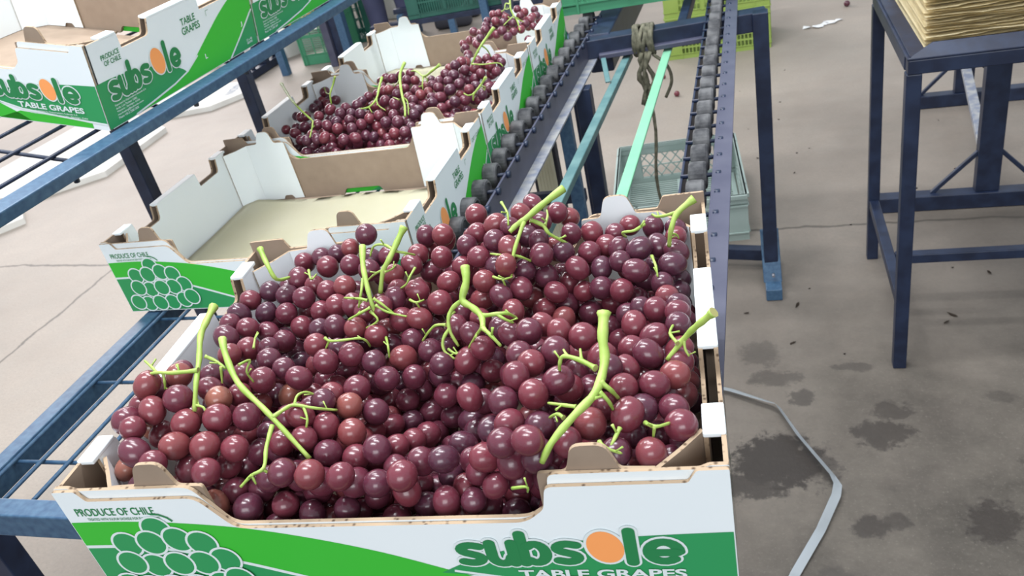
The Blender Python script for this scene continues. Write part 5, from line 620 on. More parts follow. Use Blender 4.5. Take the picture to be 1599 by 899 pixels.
def track(xf, off, y0, y1):
    y = y0
    while y < y1:
        for nm, me in (('wheel', wme), ('axle_bolt', ame)):
            o = bpy.data.objects.new(nm, me); C.objects.link(o); o.parent = cv; o.location = Vector((xf(y) + off, y, ZT - 0.0035)) - cv.location
            o.rotation_euler = (rnd.uniform(0, 6) if nm == 'wheel' else 0, 0, -0.02 if xf is xl else -0.004)
        y += 0.0640
track(xl, -0.0235, 0.199, 2.24); track(xr, -0.0205, 0.194, 3.2)
# end beam, portal post, legs
barobj('end_beam', (-0.405, 2.005, ZT - 0.030), (0.022, 2.055, ZT - 0.030), 0.05, 0.045, 'navy', cv)
barobj('end_beam', (-0.37, 1.975, ZT - 0.046), (-0.08, 2.01, ZT - 0.046), 0.02, 0.012, 'violet', cv)
barobj('leg', (0.008, 2.036, 0.04), (0.008, 2.036, ZT - 0.0075), 0.036, 0.036, 'navy', cv, (0, 1, 0))
barobj('leg', (-0.385, 1.80, 0.04), (-0.385, 1.80, ZT - 0.06), 0.036, 0.036, 'navy', cv, (0, 1, 0))
barobj('leg', (-0.405, 1.66, 0.0), (-0.405, 1.66, ZT - 0.06), 0.028, 0.024, 'blue', cv, (0, 1, 0))
barobj('leg', (-0.385, 0.30, 0.0), (-0.385, 0.30, ZT - 0.06), 0.036, 0.036, 'navy', cv, (0, 1, 0))
barobj('leg', (-0.03, 0.30, 0.0), (-0.03, 0.30, ZT - 0.05), 0.036, 0.036, 'navy', cv, (0, 1, 0))
barobj('brace', (-0.87, 1.72, 0.475), (-0.40, 1.72, 0.475), 0.02, 0.03, 'navy', cv)
barobj('brace', (-0.405, 1.64, 0.30), (-0.44, 1.50, 0.02), 0.02, 0.03, 'blue', cv)
# foot of the portal post
barobj('foot', (0.012, 1.955, 0.018), (0.008, 2.16, 0.018), 0.042, 0.034, 'blue', cv)
barobj('foot_bracket', (0.010, 2.00, 0.032), (0.006, 2.055, 0.17), 0.048, 0.006, 'blue', cv, (0, 1, 0.3))
bm = bmesh.new(); cyl(bm, (0.012, 1.997, 0.06), (0.012, 1.985, 0.06), 0.004, 8); rel(obj('bolt', bm, 'steel', cv), cv)
barobj('brace', (-0.38, 2.20, 0.05), (-0.012, 2.13, 0.05), 0.03, 0.035, 'navy', cv)
# diagonal upright meeting the beam from behind
barobj('brace', (-0.176, 2.05, ZT - 0.03), (-0.150, 2.55, ZT + 0.01), 0.022, 0.03, 'navy', cv)

# loose bars lying between the tracks
bm = bmesh.new(); bar(bm, (-0.335, 0.98, ZT - 0.052), (-0.306, 2.03, ZT - 0.068), 0.019, 0.016)
sp = empty('steel_bar', 'teal steel bar with a bent tip lying along the left wheel track', 'bar', (-0.33, 1.5, ZT - 0.08))
rel(obj('bar_shaft', bm, 'teal', sp), sp)
bm = bmesh.new(); bar(bm, (-0.324, 1.79, ZT - 0.052), (-0.347, 1.90, ZT - 0.030), 0.012, 0.005); rel(obj('bent_tip', bm, 'teal', sp), sp)
bm = bmesh.new(); bar(bm, (-0.228, 0.92, ZT - 0.050), (-0.207, 2.06, ZT - 0.062), 0.020, 0.006)
tag(obj('flat_bar', bm, 'mint'), 'pale mint green flat bar between the two wheel tracks', 'bar')

# rope: wound knot on the beam and a cord hanging from it
rp = empty('rope', 'dirty olive cord knotted round the end beam and hanging to the floor', 'rope', (-0.26, 2.02, ZT - 0.05))
K = Vector((-0.262, 2.012, ZT - 0.030)); bm = bmesh.new(); pts = []
for i in range(150):
    t = i / 150 * 2 * math.pi * 8; pts.append(K + Vector((0.018 * math.sin(i * 0.043 * 3), 0.036 * math.cos(t) - 0.002, 0.034 * math.sin(t))) + Vector((0.004 * math.sin(t * 0.37), 0, 0)))
tube(bm, pts, 0.0052, 7); rel(obj('knot', bm, 'rope', rp), rp)
for s, (dx, ln, rr) in enumerate(((-0.012, 0.13, 0.006), (0.0, 0.17, 0.006), (0.010, 0.12, 0.005), (-0.006, 0.15, 0.005))):
    bm = bmesh.new(); P = [K + Vector((dx + 0.006 * math.sin(k * 1.3 + s), -0.034 + 0.005 * math.cos(k * 1.1 + s), -0.02 - ln * k / 8)) for k in range(9)]
    tube(bm, P, [rr * (1 + 0.25 * math.sin(k * 2.1)) for k in range(9)], 7); rel(obj('strand', bm, 'rope', rp), rp)
bm = bmesh.new(); P = [K + Vector((0.02, -0.03, -0.03)), K + Vector((0.05, -0.03, -0.06)), K + Vector((0.058, -0.03, -0.10)), K + Vector((0.04, -0.03, -0.14))]; P, rr = smooth_path(P, [0.004] * 4)
tube(bm, P, rr, 7); rel(obj('loop', bm, 'rope', rp), rp)
bm = bmesh.new(); P = [Vector((K.x + 0.006 * math.sin(k * 0.9), K.y - 0.03 + 0.006 * math.cos(k * 0.7), K.z - 0.14 - (K.z - 0.145) * k / 14)) for k in range(15)]
tube(bm, P, [0.0042 * (1 + 0.15 * math.sin(k * 3)) for k in range(15)], 7); rel(obj('cord', bm, 'rope', rp), rp)

# ================================================================= PLASTIC CRATES
def crate(name, label, loc, yaw, L_, Wd, Hh, m, style, group=None, rim=0.016):
    root = empty(name, label, 'crate', loc, (0, 0, yaw), group)
    # floor grid
    bm = bmesh.new()
    for i in range(3): box(bm, (-L_ / 2 + 0.01 + i * (L_ - 0.035) / 2, -Wd / 2 + 0.01, 0.002), (-L_ / 2 + 0.025 + i * (L_ - 0.035) / 2, Wd / 2 - 0.01, 0.010))
    n = int(Wd / 0.016)
    for j in range(n): 
        y = -Wd / 2 + 0.012 + j * (Wd - 0.03) / (n - 1); box(bm, (-L_ / 2 + 0.008, y, 0.003), (L_ / 2 - 0.008, y + 0.006, 0.009))
    obj('floor_grid', bm, m, root)
    def wall(nm, ln, place):
        bm = bmesh.new(); t = 0.005
        box(bm, (-ln / 2, 0, 0), (ln / 2, t, 0.026)); box(bm, (-ln / 2, 0, Hh - 0.035), (ln / 2, t, Hh))
        box(bm, (-ln / 2, -0.006, Hh - rim * 0.6), (ln / 2, t + 0.002, Hh), 0, 0.001); box(bm, (-ln / 2, -0.004, Hh - 0.04), (ln / 2, 0, Hh - 0.035))
        box(bm, (-ln / 2, -0.004, 0.024), (ln / 2, 0, 0.028))
        for s in (-1, 1):
            box(bm, (min(s * ln / 2, s * (ln / 2 - 0.07)), 0, 0.02), (max(s * ln / 2, s * (ln / 2 - 0.07)), t, Hh - 0.03)); x = s * (ln / 2 - 0.07)
            box(bm, (x - 0.003, -0.005, 0), (x + 0.003, 0, Hh)); 
        a, b, z0, z1 = -ln / 2 + 0.07, ln / 2 - 0.07, 0.026, Hh - 0.035
        if style == 'lattice':
            n_ = max(4, int((b - a) / 0.035)); dz = z1 - z0
            for i in range(-1, n_ + 1):
                for s in (1, -1):
                    x0 = a + i * (b - a) / n_; x1 = x0 + dz * 0.8 * s; p = Vector((x0, t / 2, z0)); q = Vector((x1, t / 2, z1))
                    if s < 0: p.x += dz * 0.5; q.x += dz * 0.5
                    # clip to the opening
                    d = q - p; t0, t1 = 0.0, 1.0
                    for lim, sg in ((a, 1), (b, -1)):
                        if d.x * sg > 0: t0 = max(t0, (lim - p.x) / d.x)
                        else: t1 = min(t1, (lim - p.x) / d.x)
                    if t1 - t0 > 0.05: bar(bm, p + d * t0, p + d * t1, 0.004, 0.0032, 0, (0, 1, 0), 0)
            bar(bm, (a, t / 2, (z0 + z1) / 2), (b, t / 2, (z0 + z1) / 2), 0.004, 0.004, 0, (0, 1, 0), 0)
        else:
            nx = int((b - a) / (0.014 if style == 'slots' else 0.018)); 
            for i in range(1, nx): x = a + i * (b - a) / nx; box(bm, (x - 0.0025, 0.0005, z0), (x + 0.0025, t - 0.0005, z1))
            for k in range(1, 3 if style == 'slots' else 5):
                z = z0 + (z1 - z0) * k / (3 if style == 'slots' else 5); box(bm, (a, 0.0002, z - 0.004), (b, t - 0.0002, z + 0.004))
            for f in (0.33, 0.67): x = a + (b - a) * f; box(bm, (x - 0.009, -0.004, 0.02), (x + 0.009, t, Hh - 0.03))
        bm.transform(place); obj(nm, bm, m, root)
    wall('side_wall', L_, Matrix.Translation((0, -Wd / 2, 0))); wall('side_wall', L_, Matrix.Translation((0, Wd / 2, 0)) @ Matrix.Rotation(math.pi, 4, 'Z'))
    wall('end_wall', Wd - 0.011, Matrix.Translation((L_ / 2, 0, 0)) @ Matrix.Rotation(math.pi / 2, 4, 'Z')); wall('end_wall', Wd - 0.011, Matrix.Translation((-L_ / 2, 0, 0)) @ Matrix.Rotation(-math.pi / 2, 4, 'Z'))
    return root
crate('plastic_crate', 'pale grey-green lattice crate on the floor beneath the conveyor tracks', (-0.272, 2.53, 0.0), 0.09, 0.40, 0.49, 0.155, 'cratepale', 'lattice', None, 0.022)
lc = 'stacked lime green crates'
c0 = crate('plastic_crate', 'lime green crate on the floor, bottom of the stack behind the conveyor post', (-0.19, 4.385, 0.0), 0.015, 0.50, 0.36, 0.21, 'cratelime', 'grid', lc)
c1 = copy_tree(c0); c1.location.z = 0.2105; c1['label'] = 'lime green crate stacked on top of the floor crate behind the conveyor post'
crate('plastic_crate', 'light green slotted crate resting on the far end of the conveyor tracks', (-0.235, 2.34, ZT + 0.0185), 0.03, 0.56, 0.36, 0.16, 'crategreen', 'slots')

# ================================================================= RIGHT: steel table with stacked paper
tb = empty('steel_table', 'dark blue steel table with thin legs at the right holding a stack of paper', 'table', (0.6, 1.9, 0))
X0, X1, Y0, Y1, ZTB = 0.268, 1.15, 1.665, 2.16, 0.735
for x in (X0 + 0.012, X1 - 0.012):
    for y in (Y0 + 0.0, Y1 - 0.0): barobj('leg', (x, y, 0), (x, y, ZTB - 0.032), 0.028, 0.028, 'navy' if y > Y0 else 'navy', tb, (0, 1, 0))
barobj('apron', (X0, Y0, ZTB - 0.018), (X1, Y0, ZTB - 0.018), 0.03, 0.028, 'navy', tb); barobj('apron', (X0, Y1, ZTB - 0.018), (X1, Y1, ZTB - 0.018), 0.03, 0.028, 'navy', tb)
barobj('apron', (X0 + 0.012, Y0 + 0.016, ZTB - 0.018), (X0 + 0.012, Y1 - 0.016, ZTB - 0.018), 0.028, 0.028, 'navy', tb); barobj('apron', (X1 - 0.012, Y0 + 0.016, ZTB - 0.018), (X1 - 0.012, Y1 - 0.016, ZTB - 0.018), 0.028, 0.028, 'navy', tb)
barobj('stretcher', (X0 + 0.012, Y0 + 0.015, 0.175), (X0 + 0.012, Y1 - 0.015, 0.175), 0.024, 0.024, 'navy', tb)
barobj('stretcher', (X1 - 0.012, Y0 + 0.015, 0.175), (X1 - 0.012, Y1 - 0.015, 0.175), 0.024, 0.024, 'navy', tb)
barobj('stretcher', (X0 + 0.025, 1.86, 0.175), (X1 - 0.025, 1.86, 0.175), 0.024, 0.024, 'navy', tb)
bm = bmesh.new(); box(bm, (X0 - 0.002, Y0 - 0.015, ZTB - 0.004), (X1, Y1 + 0.015, ZTB), 0, 0.001)
# raised lip, bent outward at the front
for P in (((X0 + 0.004, Y0 - 0.012), (X0 + 0.004, Y1 + 0.012)),): bar(bm, (P[0][0], P[0][1], ZTB + 0.001), (P[1][0], P[1][1], ZTB + 0.001), 0.003, 0.008, 0)
A = [(X0 + 0.0, Y0 - 0.014, ZTB), (X1, Y0 - 0.014, ZTB), (X1, Y0 + 0.012, ZTB + 0.018), (X0 + 0.045, Y0 + 0.012, ZTB + 0.018)]
V = [bm.verts.new(p) for p in A] + [bm.verts.new((p[0], p[1] + 0.003, p[2])) for p in A]
for q in ((0, 1, 2, 3), (7, 6, 5, 4), (0, 4, 5, 1), (1, 5, 6, 2), (2, 6, 7, 3), (3, 7, 4, 0)): bm.faces.new([V[i] for i in q])
rel(obj('tray_top', bm, 'navy', tb), tb)
def paper(seed):
    bm = bmesh.new(); R_ = random.Random(seed); nx = 26; z = 0.0; V = []
    for j, y in enumerate((0, 0.46)):
        row = []
        for i in range(nx + 1):
            x = 0.62 * i / nx; row.append(bm.verts.new((x, y + R_.uniform(-0.003, 0.003), 0.0012 * math.sin(i * 0.8 + seed) + 0.001 * R_.random())))
        V.append(row)
    for i in range(nx): bm.faces.new((V[0][i], V[0][i + 1], V[1][i + 1], V[1][i]))
    bmesh.ops.solidify(bm, geom=bm.faces[:], thickness=-0.0034); me = bpy.data.meshes.new('paper_sheet'); bm.to_mesh(me); bm.free(); me.materials.append(M['tissue']); return me
PM = [paper(i) for i in range(5)]
for k in range(30):
    o = bpy.data.objects.new('paper_sheet', PM[k % 5]); C.objects.link(o); o.location = (0.303 + rnd.uniform(-0.004, 0.004), Y0 + 0.035 + rnd.uniform(-0.004, 0.004), ZTB + 0.0015 + k * 0.0052); o.rotation_euler = (0, 0, rnd.uniform(-0.008, 0.008))
    tag(o, 'yellowed paper sheet within the thick stack on the steel table', 'paper', 'yellowed paper sheets stacked on the steel table')

# trestle stand behind the table
ts = empty('trestle_stand', 'dark blue steel stand with braced posts on floor bars behind the table', 'stand', (0.68, 2.85, 0))
for (x, y, xa, xb) in ((0.62, 2.435, 0.33, 1.0), (0.715, 3.235, 0.522, 1.25)):
    barobj('foot_bar', (xa, y, 0.025), (xb, y - 0.015, 0.025), 0.045, 0.048, 'navy', ts)
    barobj('post', (x, y, 0.049), (x, y, 0.80), 0.062, 0.035, 'navy', ts, (0, 1, 0))
    for s in (-1, 1): barobj('brace', (x + s * 0.028, y, 0.17), (x + s * 0.145, y, 0.047), 0.012, 0.012, 'navy', ts)
barobj('tie_bar', (0.622, 2.455, 0.12), (0.712, 3.215, 0.15), 0.03, 0.02, 'bareedge', ts)
barobj('top_bar', (0.62, 2.4, 0.815), (0.715, 3.27, 0.815), 0.05, 0.03, 'navy', ts)

# ================================================================= FLOOR LITTER
# plastic strapping band
P = [Vector(p) for p in ((-0.30, 1.64, 0.004), (-0.19, 1.60, 0.006), (-0.10, 1.565, 0.012), (-0.005, 1.512, 0.016), (0.006, 1.50, 0.018), (0.045, 1.40, 0.022), (0.104, 1.285, 0.020), (0.112, 1.262, 0.018), (0.107, 1.235, 0.016), (0.072, 1.15, 0.010), (0.022, 1.05, 0.006), (-0.02, 0.95, 0.004))]
bm = bmesh.new(); prev = None; n = len(P)
for i, p in enumerate(P):
    t = (P[min(i + 1, n - 1)] - P[max(i - 1, 0)]).normalized(); s = t.cross(Vector((0, 0, 1))).normalized(); tilt = (0.25, 0.25, 0.3, 0.6, 0.9, 0.75, 0.7, 0.4, 0.1, 0.0, 0.0, 0.0)[i]
    d = (s * math.cos(tilt) + Vector((0, 0, 1)) * math.sin(tilt)) * 0.0088; q = (bm.verts.new(p - d), bm.verts.new(p + d))
    if prev: bm.faces.new((prev[0], prev[1], q[1], q[0]))
    prev = q
bmesh.ops.solidify(bm, geom=bm.faces[:], thickness=0.0008)
tag(obj('strapping_band', bm, 'strap'), 'grey plastic strapping band lying bent on the concrete beside the front carton', 'strap')
def loose_grape(x, y, r_, label, z=0.0):
    o = bpy.data.objects.new('fallen_grape', GM[2]); C.objects.link(o); o.scale = (r_, r_, r_); o.location = (x, y, z + r_); tag(o, label, 'grape', 'grapes dropped on the floor')
loose_grape(-0.36, 3.66, 0.013, 'fallen red grape on the floor left of the rope, nearer of the two'); loose_grape(-0.44, 3.93, 0.010, 'small fallen grape on the floor farther back near the mint bar')
loose_grape(0.46, 4.75, 0.016, 'fallen red grape on the floor beyond the white scrap near the table'); loose_grape(-2.71, 5.12, 0.014, 'fallen grape on the floor at left behind the rack legs'); loose_grape(-0.415, 2.44, 0.012, 'brown shrivelled grape inside the pale lattice crate', 0.01)
loose_grape(-2.60, 3.55, 0.012, 'dark fallen grape under the sloping rack rail')
bm = bmesh.new()
for k in range(7):
    x = 0.25 + 0.024 * k + rnd.uniform(-0.01, 0.01); y = 4.44 + 0.010 * k + rnd.uniform(-0.02, 0.02); s = rnd.uniform(0.012, 0.03)
    V = [bm.verts.new((x + s * math.cos(a + k) * rnd.uniform(0.7, 1.3), y + s * math.sin(a + k) * rnd.uniform(0.7, 1.3), 0.002 + rnd.uniform(0, 0.01))) for a in (0, 1.2, 2.5, 3.7, 5.0)]; bm.faces.new(V)
bmesh.ops.solidify(bm, geom=bm.faces[:], thickness=0.002)
tag(obj('crumpled_scrap', bm, 'foil'), 'torn white scrap lying on the floor left of the steel table', 'scrap')
for k, (x, y, s) in enumerate(((0.455, 2.66, 0.012), (0.45, 2.63, 0.008), (0.43, 1.86, 0.010), (0.41, 1.83, 0.008), (0.55, 2.05, 0.008), (0.07, 1.93, 0.010), (-0.06, 1.90, 0.007), (0.05, 1.76, 0.009), (-0.02, 2.9, 0.006), (0.1, 2.75, 0.005))):
    bm = bmesh.new(); V = [bm.verts.new((s * math.cos(a) * rnd.uniform(0.6, 1.8), s * 0.5 * math.sin(a) * rnd.uniform(0.6, 1.3), rnd.uniform(0, 0.003))) for a in (0, 1, 2, 3, 4, 5)]; bm.faces.new(V); bmesh.ops.solidify(bm, geom=bm.faces[:], thickness=0.0015)
    o = obj('debris_chip', bm, 'leafbit'); o.location = (x, y, 0.001); o.rotation_euler = (0, 0, rnd.uniform(0, 3)); tag(o, 'tiny dark dry leaf or stalk fragment lying on the bare concrete floor', 'debris', 'dry bits scattered on the concrete')
R2 = random.Random(3)
for k in range(26):
    x = R2.uniform(-0.1, 1.0); y = R2.uniform(1.1, 4.5); s = R2.uniform(0.002, 0.0045)
    bm = bmesh.new(); V = [bm.verts.new((s * math.cos(a) * R2.uniform(0.6, 1.5), s * math.sin(a) * R2.uniform(0.6, 1.3), 0)) for a in (0, 1, 2, 3, 4, 5)]; bm.faces.new(V); bmesh.ops.solidify(bm, geom=bm.faces[:], thickness=0.0015)
    o = obj('white_chip', bm, 'foil'); o.location = (x, y, 0.001); tag(o, 'tiny white fleck lying on the grey concrete floor', 'debris', 'white flecks scattered on the concrete')

# ================================================================= LEFT BACKGROUND
def flat_card(label, pts, z, th, text=None, txy=None):
    root = empty('flattened_carton', label, 'cardboard', (pts[0][0], pts[0][1], 0), (0, 0, 0), 'flattened cartons under the racks'); bm = bmesh.new()
    P = [(p[0] - pts[0][0], p[1] - pts[0][1]) for p in pts]
    sheet(bm, P, lambda a, b, k: (a, b, z + k), th, 0, 0, 0); bmesh.ops.recalc_face_normals(bm, faces=bm.faces); obj('board', bm, 'card', root)
    if text:
        tx, ty, sz, ang = txy; b = bmesh.new()
        def tf(a, q, l): 
            ca, sa = math.cos(ang), math.sin(ang); return (tx - pts[0][0] + ca * a - sa * q, ty - pts[0][1] + sa * a + ca * q, z + th + 0.0006)
        put_text(b, text, 0, sz, 0, sz * 0.28, tf, 0, 0, 0.02); obj('lettering', b, 'blue', root)
flat_card('flattened white carton on the floor under the near end of the sloping rack', [(-4.35, 3.30), (-3.95, 3.18), (-3.62, 3.22), (-3.38, 3.42), (-3.42, 4.05), (-4.3, 4.7)], 0.0, 0.03)
flat_card('flattened white carton with blue letters on the floor behind the first rack leg', [(-3.62, 4.30), (-3.30, 4.36), (-3.14, 4.60), (-3.24, 4.84), (-3.75, 4.86), (-4.2, 5.0)], 0.0, 0.03, 'NADIN', (-3.36, 4.78, 0.22, -1.35))
flat_card('soiled white carton blank lying behind the small trestle at left', [(-3.6, 5.35), (-3.28, 5.42), (-3.12, 5.68), (-3.3, 6.4), (-4.3, 6.6), (-4.3, 5.6)], 0.0, 0.12)
flat_card('torn pale blue-white carton piece on the floor at the far left edge', [(-3.95, 2.70), (-3.62, 2.70), (-3.47, 2.90), (-3.62, 3.05), (-4.0, 3.05)], 0.0, 0.03)
t2 = empty('trestle_stand', 'small navy trestle foot with braced post on the floor seen under the sloping rack', 'stand', (-3.34, 5.15, 0))
barobj('foot_bar', (-3.33, 4.93, 0.03), (-3.31, 5.40, 0.03), 0.05, 0.05, 'navy', t2); barobj('foot_bar', (-3.70, 5.2, 0.03), (-3.36, 5.17, 0.03), 0.05, 0.05, 'navy', t2)
barobj('post', (-3.33, 5.16, 0.055), (-3.33, 5.16, 0.80), 0.07, 0.05, 'navy', t2, (0, 1, 0))
for s in (-1, 1): barobj('brace', (-3.33, 5.16 + s * 0.03, 0.24), (-3.33, 5.16 + s * 0.16, 0.055), 0.025, 0.025, 'navy', t2)
t3 = empty('work_frame', 'blue steel frame with a cross bar standing at the left beyond the rack', 'frame', (-3.0, 5.0, 0))
barobj('leg', (-3.055, 4.955, 0), (-3.055, 4.955, 0.78), 0.05, 0.05, 'blue', t3, (0, 1, 0)); barobj('leg', (-3.075, 6.1, 0), (-3.075, 6.1, 0.78), 0.05, 0.05, 'blue', t3, (0, 1, 0))
barobj('cross_bar', (-3.045, 4.98, 0.20), (-3.07, 6.075, 0.20), 0.035, 0.035, 'blue', t3); barobj('top_bar', (-3.06, 4.9, 0.80), (-3.075, 6.15, 0.80), 0.05, 0.04, 'blue', t3)
gc = crate('plastic_crate', 'bright green slotted crate standing on end beside the thick blue posts', (-2.74, 5.20, 0.275), 0.0, 0.50, 0.36, 0.28, 'crategreen', 'slots'); gc.rotation_euler = (0, -math.pi / 2, 0); gc.location = (-2.72, 5.30, 0.252)
bm = bmesh.new(); box(bm, (-0.13, -0.12, 0), (0.13, 0.12, 0.30), 0, 0.02); o = obj('yellow_bin', bm, 'yellow'); o.location = (-3.45, 6.05, 0.1205); tag(o, 'yellow plastic tub peeking out behind the bright green crate', 'tub')
ps = empty('support_post', 'pair of thick navy steel uprights behind the farthest carton of the row', 'post', (-2.64, 5.02, 0))
barobj('post', (-2.705, 5.02, 0), (-2.705, 5.02, 1.0), 0.05, 0.06, 'violet', ps, (0, 1, 0)); barobj('post', (-2.645, 5.04, 0), (-2.645, 5.04, 1.0), 0.06, 0.05, 'navy', ps, (0, 1, 0)); barobj('post', (-2.585, 5.02, 0), (-2.585, 5.02, 1.0), 0.055, 0.06, 'blue', ps, (0, 1, 0))
crate('plastic_crate', 'dark green crate on the floor behind the blue uprights', (-2.80, 5.70, 0.0), 0.1, 0.34, 0.32, 0.42, 'cratedark', 'grid')
# far rack and crate seen above the back wall of the farthest carton
fr = empty('work_frame', 'navy steel rail on posts carrying the dark green crate at the top of the photo', 'frame', (-1.6, 4.6, 0))
barobj('rail', (-2.2, 4.63, 0.285), (-0.95, 4.72, 0.285), 0.05, 0.03, 'navy', fr)
barobj('rail', (-2.2, 5.02, 0.285), (-0.95, 5.14, 0.285), 0.05, 0.03, 'navy', fr)
for x, y, w_ in ((-1.70, 4.66, 0.04), (-1.47, 4.60, 0.045), (-1.33, 4.60, 0.06), (-2.15, 4.98, 0.04), (-1.0, 5.12, 0.04)):
    barobj('post', (x, y, 0), (x, y, 0.27 if w_ == 0.04 else 0.9), w_, 0.035, 'violet' if w_ > 0.05 else 'blue', fr, (0, 1, 0))
crate('plastic_crate', 'dark green slotted crate on the navy rail at the top edge above the farthest carton', (-1.66, 4.86, 0.302), 0.095, 0.62, 0.40, 0.24, 'cratedark', 'slots')
f2 = empty('work_frame', 'thin blue twin uprights between the two people in navy trousers', 'frame', (-2.3, 5.3, 0))
barobj('post', (-2.37, 5.62, 0), (-2.37, 5.62, 0.9), 0.04, 0.03, 'blue', f2, (0, 1, 0)); barobj('post', (-2.305, 5.62, 0), (-2.305, 5.62, 0.9), 0.04, 0.03, 'blue', f2, (0, 1, 0)); barobj('top_bar', (-2.41, 5.62, 0.91), (-2.27, 5.62, 0.91), 0.04, 0.02, 'steel', f2)
bm = bmesh.new(); box(bm, (-0.02, 0, 0), (0.55, 0.32, 0.5), 0, 0.01); o = obj('white_carton', bm, 'card'); o.location = (-2.78, 6.15, 0); tag(o, 'plain white carton on the floor glimpsed between the navy trouser legs', 'box')

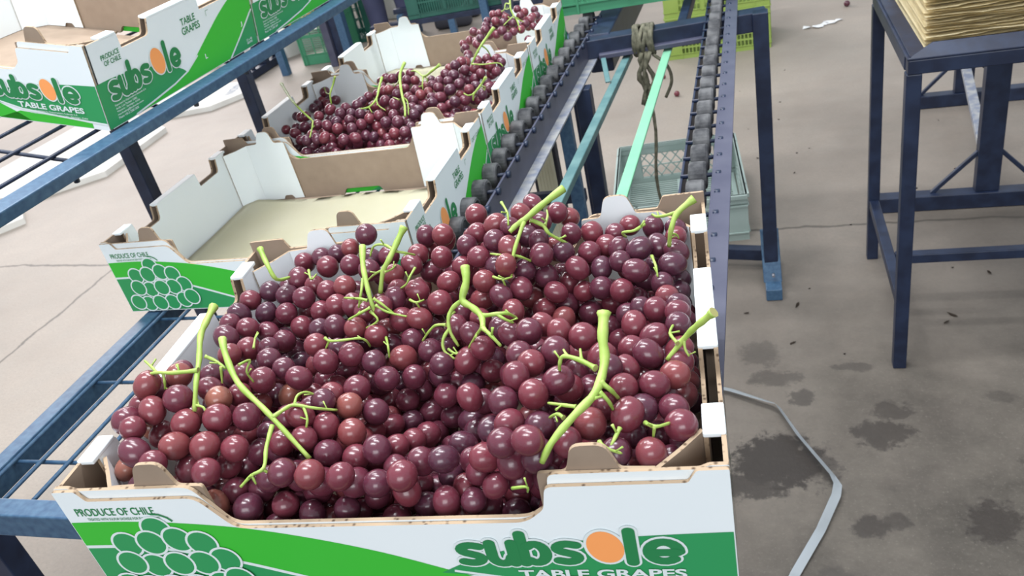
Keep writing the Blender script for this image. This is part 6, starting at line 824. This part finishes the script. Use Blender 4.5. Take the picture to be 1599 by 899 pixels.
def skin_mesh(name, verts, edges, root_i, material, parent, sub=2):
    me = bpy.data.meshes.new(name); me.from_pydata([v[0] for v in verts], edges, []); o = bpy.data.objects.new(name, me); C.objects.link(o)
    md = o.modifiers.new('skin', 'SKIN'); sv = me.skin_vertices[0].data
    for i, v in enumerate(verts):
        rr = v[1]; sv[i].radius = (rr, rr) if not isinstance(rr, tuple) else rr; sv[i].use_root = (i == root_i)
    md.use_smooth_shade = True; s2 = o.modifiers.new('sub', 'SUBSURF'); s2.levels = sub; s2.render_levels = sub
    me.materials.append(M[material]); o.parent = parent; return o
def person(label, loc, yaw, top):
    root = empty('person', label, 'person', loc, (0, 0, yaw), 'workers standing beyond the cartons')
    # body: legs, trunk, neck, head, arms with fingers, one surface
    V = [((0, 0, 0.95), (0.15, 0.10)), ((0, 0, 1.15), (0.13, 0.095)), ((0, 0.01, 1.38), (0.16, 0.10)), ((0, 0, 1.50), 0.055), ((0, -0.015, 1.60), (0.075, 0.09)), ((0, -0.02, 1.70), (0.06, 0.07))]
    E2 = [(0, 1), (1, 2), (2, 3), (3, 4), (4, 5)]
    for s in (-1, 1):
        b = len(V)
        V += [((s * 0.10, 0, 0.86), 0.085), ((s * 0.105, -0.01, 0.48), 0.058), ((s * 0.11, 0.01, 0.30), 0.055), ((s * 0.11, 0.01, 0.08), 0.042), ((s * 0.115, -0.06, 0.035), (0.04, 0.03)), ((s * 0.12, -0.15, 0.028), (0.038, 0.022))]
        E2 += [(0, b)] + [(b + i, b + i + 1) for i in range(5)]
        b = len(V)
        V += [((s * 0.19, 0.01, 1.40), 0.052), ((s * 0.24, 0.0, 1.12), 0.042), ((s * 0.20, -0.20, 0.98), 0.030), ((s * 0.185, -0.25, 0.96), (0.036, 0.016))]
        E2 += [(2, b), (b, b + 1), (b + 1, b + 2), (b + 2, b + 3)]
        h = b + 3
        for k, (dx, ln) in enumerate(((-0.03, 0.07), (-0.01, 0.08), (0.01, 0.075), (0.03, 0.06))):
            f = len(V); p = V[h][0]; V += [((p[0] + dx, p[1] - 0.04, p[2] - 0.004), 0.0095), ((p[0] + dx, p[1] - 0.04 - ln * 0.5, p[2] - 0.02), 0.0085), ((p[0] + dx, p[1] - 0.04 - ln * 0.7, p[2] - 0.05), 0.0075)]
            E2 += [(h, f), (f, f + 1), (f + 1, f + 2)]
        f = len(V); p = V[h - 1][0]; V += [((p[0] - s * 0.035, p[1] - 0.035, p[2] - 0.01), 0.0105), ((p[0] - s * 0.05, p[1] - 0.07, p[2] - 0.03), 0.009)]; E2 += [(h - 1, f), (f, f + 1)]
    skin_mesh('body', V, E2, 0, 'skin', root)
    # trousers: loose tapered legs joined at the hips
    T = [((0, 0, 1.0), (0.17, 0.12)), ((0, 0, 0.92), (0.165, 0.125))]; TE = [(0, 1)]
    for s in (-1, 1):
        b = len(T); T += [((s * 0.10, 0, 0.80), 0.105), ((s * 0.107, -0.01, 0.50), 0.082), ((s * 0.11, 0.012, 0.28), 0.072), ((s * 0.11, 0.012, 0.07), 0.062)]; TE += [(1, b), (b, b + 1), (b + 1, b + 2), (b + 2, b + 3)]
    skin_mesh('trousers', T, TE, 0, 'cloth', root)
    Sv = [((0, 0, 0.98), (0.17, 0.125)), ((0, 0, 1.2), (0.155, 0.115)), ((0, 0.01, 1.40), (0.175, 0.115))]; SE = [(0, 1), (1, 2)]
    for s in (-1, 1):
        b = len(Sv); Sv += [((s * 0.20, 0.01, 1.40), 0.066), ((s * 0.245, 0.0, 1.12), 0.054), ((s * 0.215, -0.14, 1.02), 0.043)]; SE += [(2, b), (b, b + 1), (b + 1, b + 2)]
    skin_mesh('jacket', Sv, SE, 0, top, root)
    bm = bmesh.new(); bmesh.ops.create_uvsphere(bm, u_segments=20, v_segments=12, radius=1); bm.transform(Matrix.Translation((0, 0.005, 1.675)) @ Matrix.Diagonal((0.088, 0.105, 0.085, 1)))
    bmesh.ops.delete(bm, geom=[v for v in bm.verts if v.co.z < 1.665 and v.co.y < 0.03], context='VERTS'); obj('hair', bm, 'hair', root, True)
    for nm, x, z, s in (('eye', -0.03, 1.635, 0.009), ('eye', 0.03, 1.635, 0.009), ('ear', -0.082, 1.625, 0.018), ('ear', 0.082, 1.625, 0.018), ('nose', 0, 1.61, 0.014), ('mouth', 0, 1.575, 0.012)):
        bm = bmesh.new(); bmesh.ops.create_icosphere(bm, subdivisions=2, radius=s); y = -0.10 if nm not in ('ear',) else 0.0
        bm.transform(Matrix.Translation((x, y, z)) @ Matrix.Diagonal((1.6 if nm == 'mouth' else 0.9, 0.8, 0.4 if nm == 'mouth' else 1.2, 1))); obj(nm, bm, 'hair' if nm == 'eye' else 'skin', root, True)
    for s in (-1, 1):
        bm = bmesh.new(); box(bm, (s * 0.115 - 0.05, -0.20, 0), (s * 0.115 + 0.05, 0.07, 0.085), 0, 0.03); obj('boot', bm, 'cloth2', root, True)
    return root
person('person in loose dark navy trousers standing left of the thin blue uprights', (-2.29, 5.18, 0), 0.0, 'cloth')
person('person in dark navy trousers standing just left of the dark green crate', (-2.10, 5.72, 0), 1.57, 'cloth2')

# dark upright with a ribbed cream slip against it, seen between the rack and the left wheel track
pu = empty('support_post', 'dark grey upright between packing rack and left wheel track', 'post', (-0.54, 1.93, 0))
barobj('upright', (-0.541, 1.93, 0), (-0.541, 1.93, ZS - 0.045), 0.070, 0.03, 'cloth2', pu, (0, 1, 0))
bm = bmesh.new(); n_ = 18
for i in range(n_):
    x0 = -0.564 + 0.050 * i / n_; box(bm, (x0, 1.900 + (0.0015 if i % 3 == 0 else 0), 0.0), (x0 + 0.050 / n_ + 0.0001, 1.911, 0.545))
bmesh.ops.remove_doubles(bm, verts=bm.verts, dist=0.00005)
tag(obj('cream_panel', bm, 'pad'), 'ribbed cream strip standing against the dark upright left of the teal bar', 'panel')
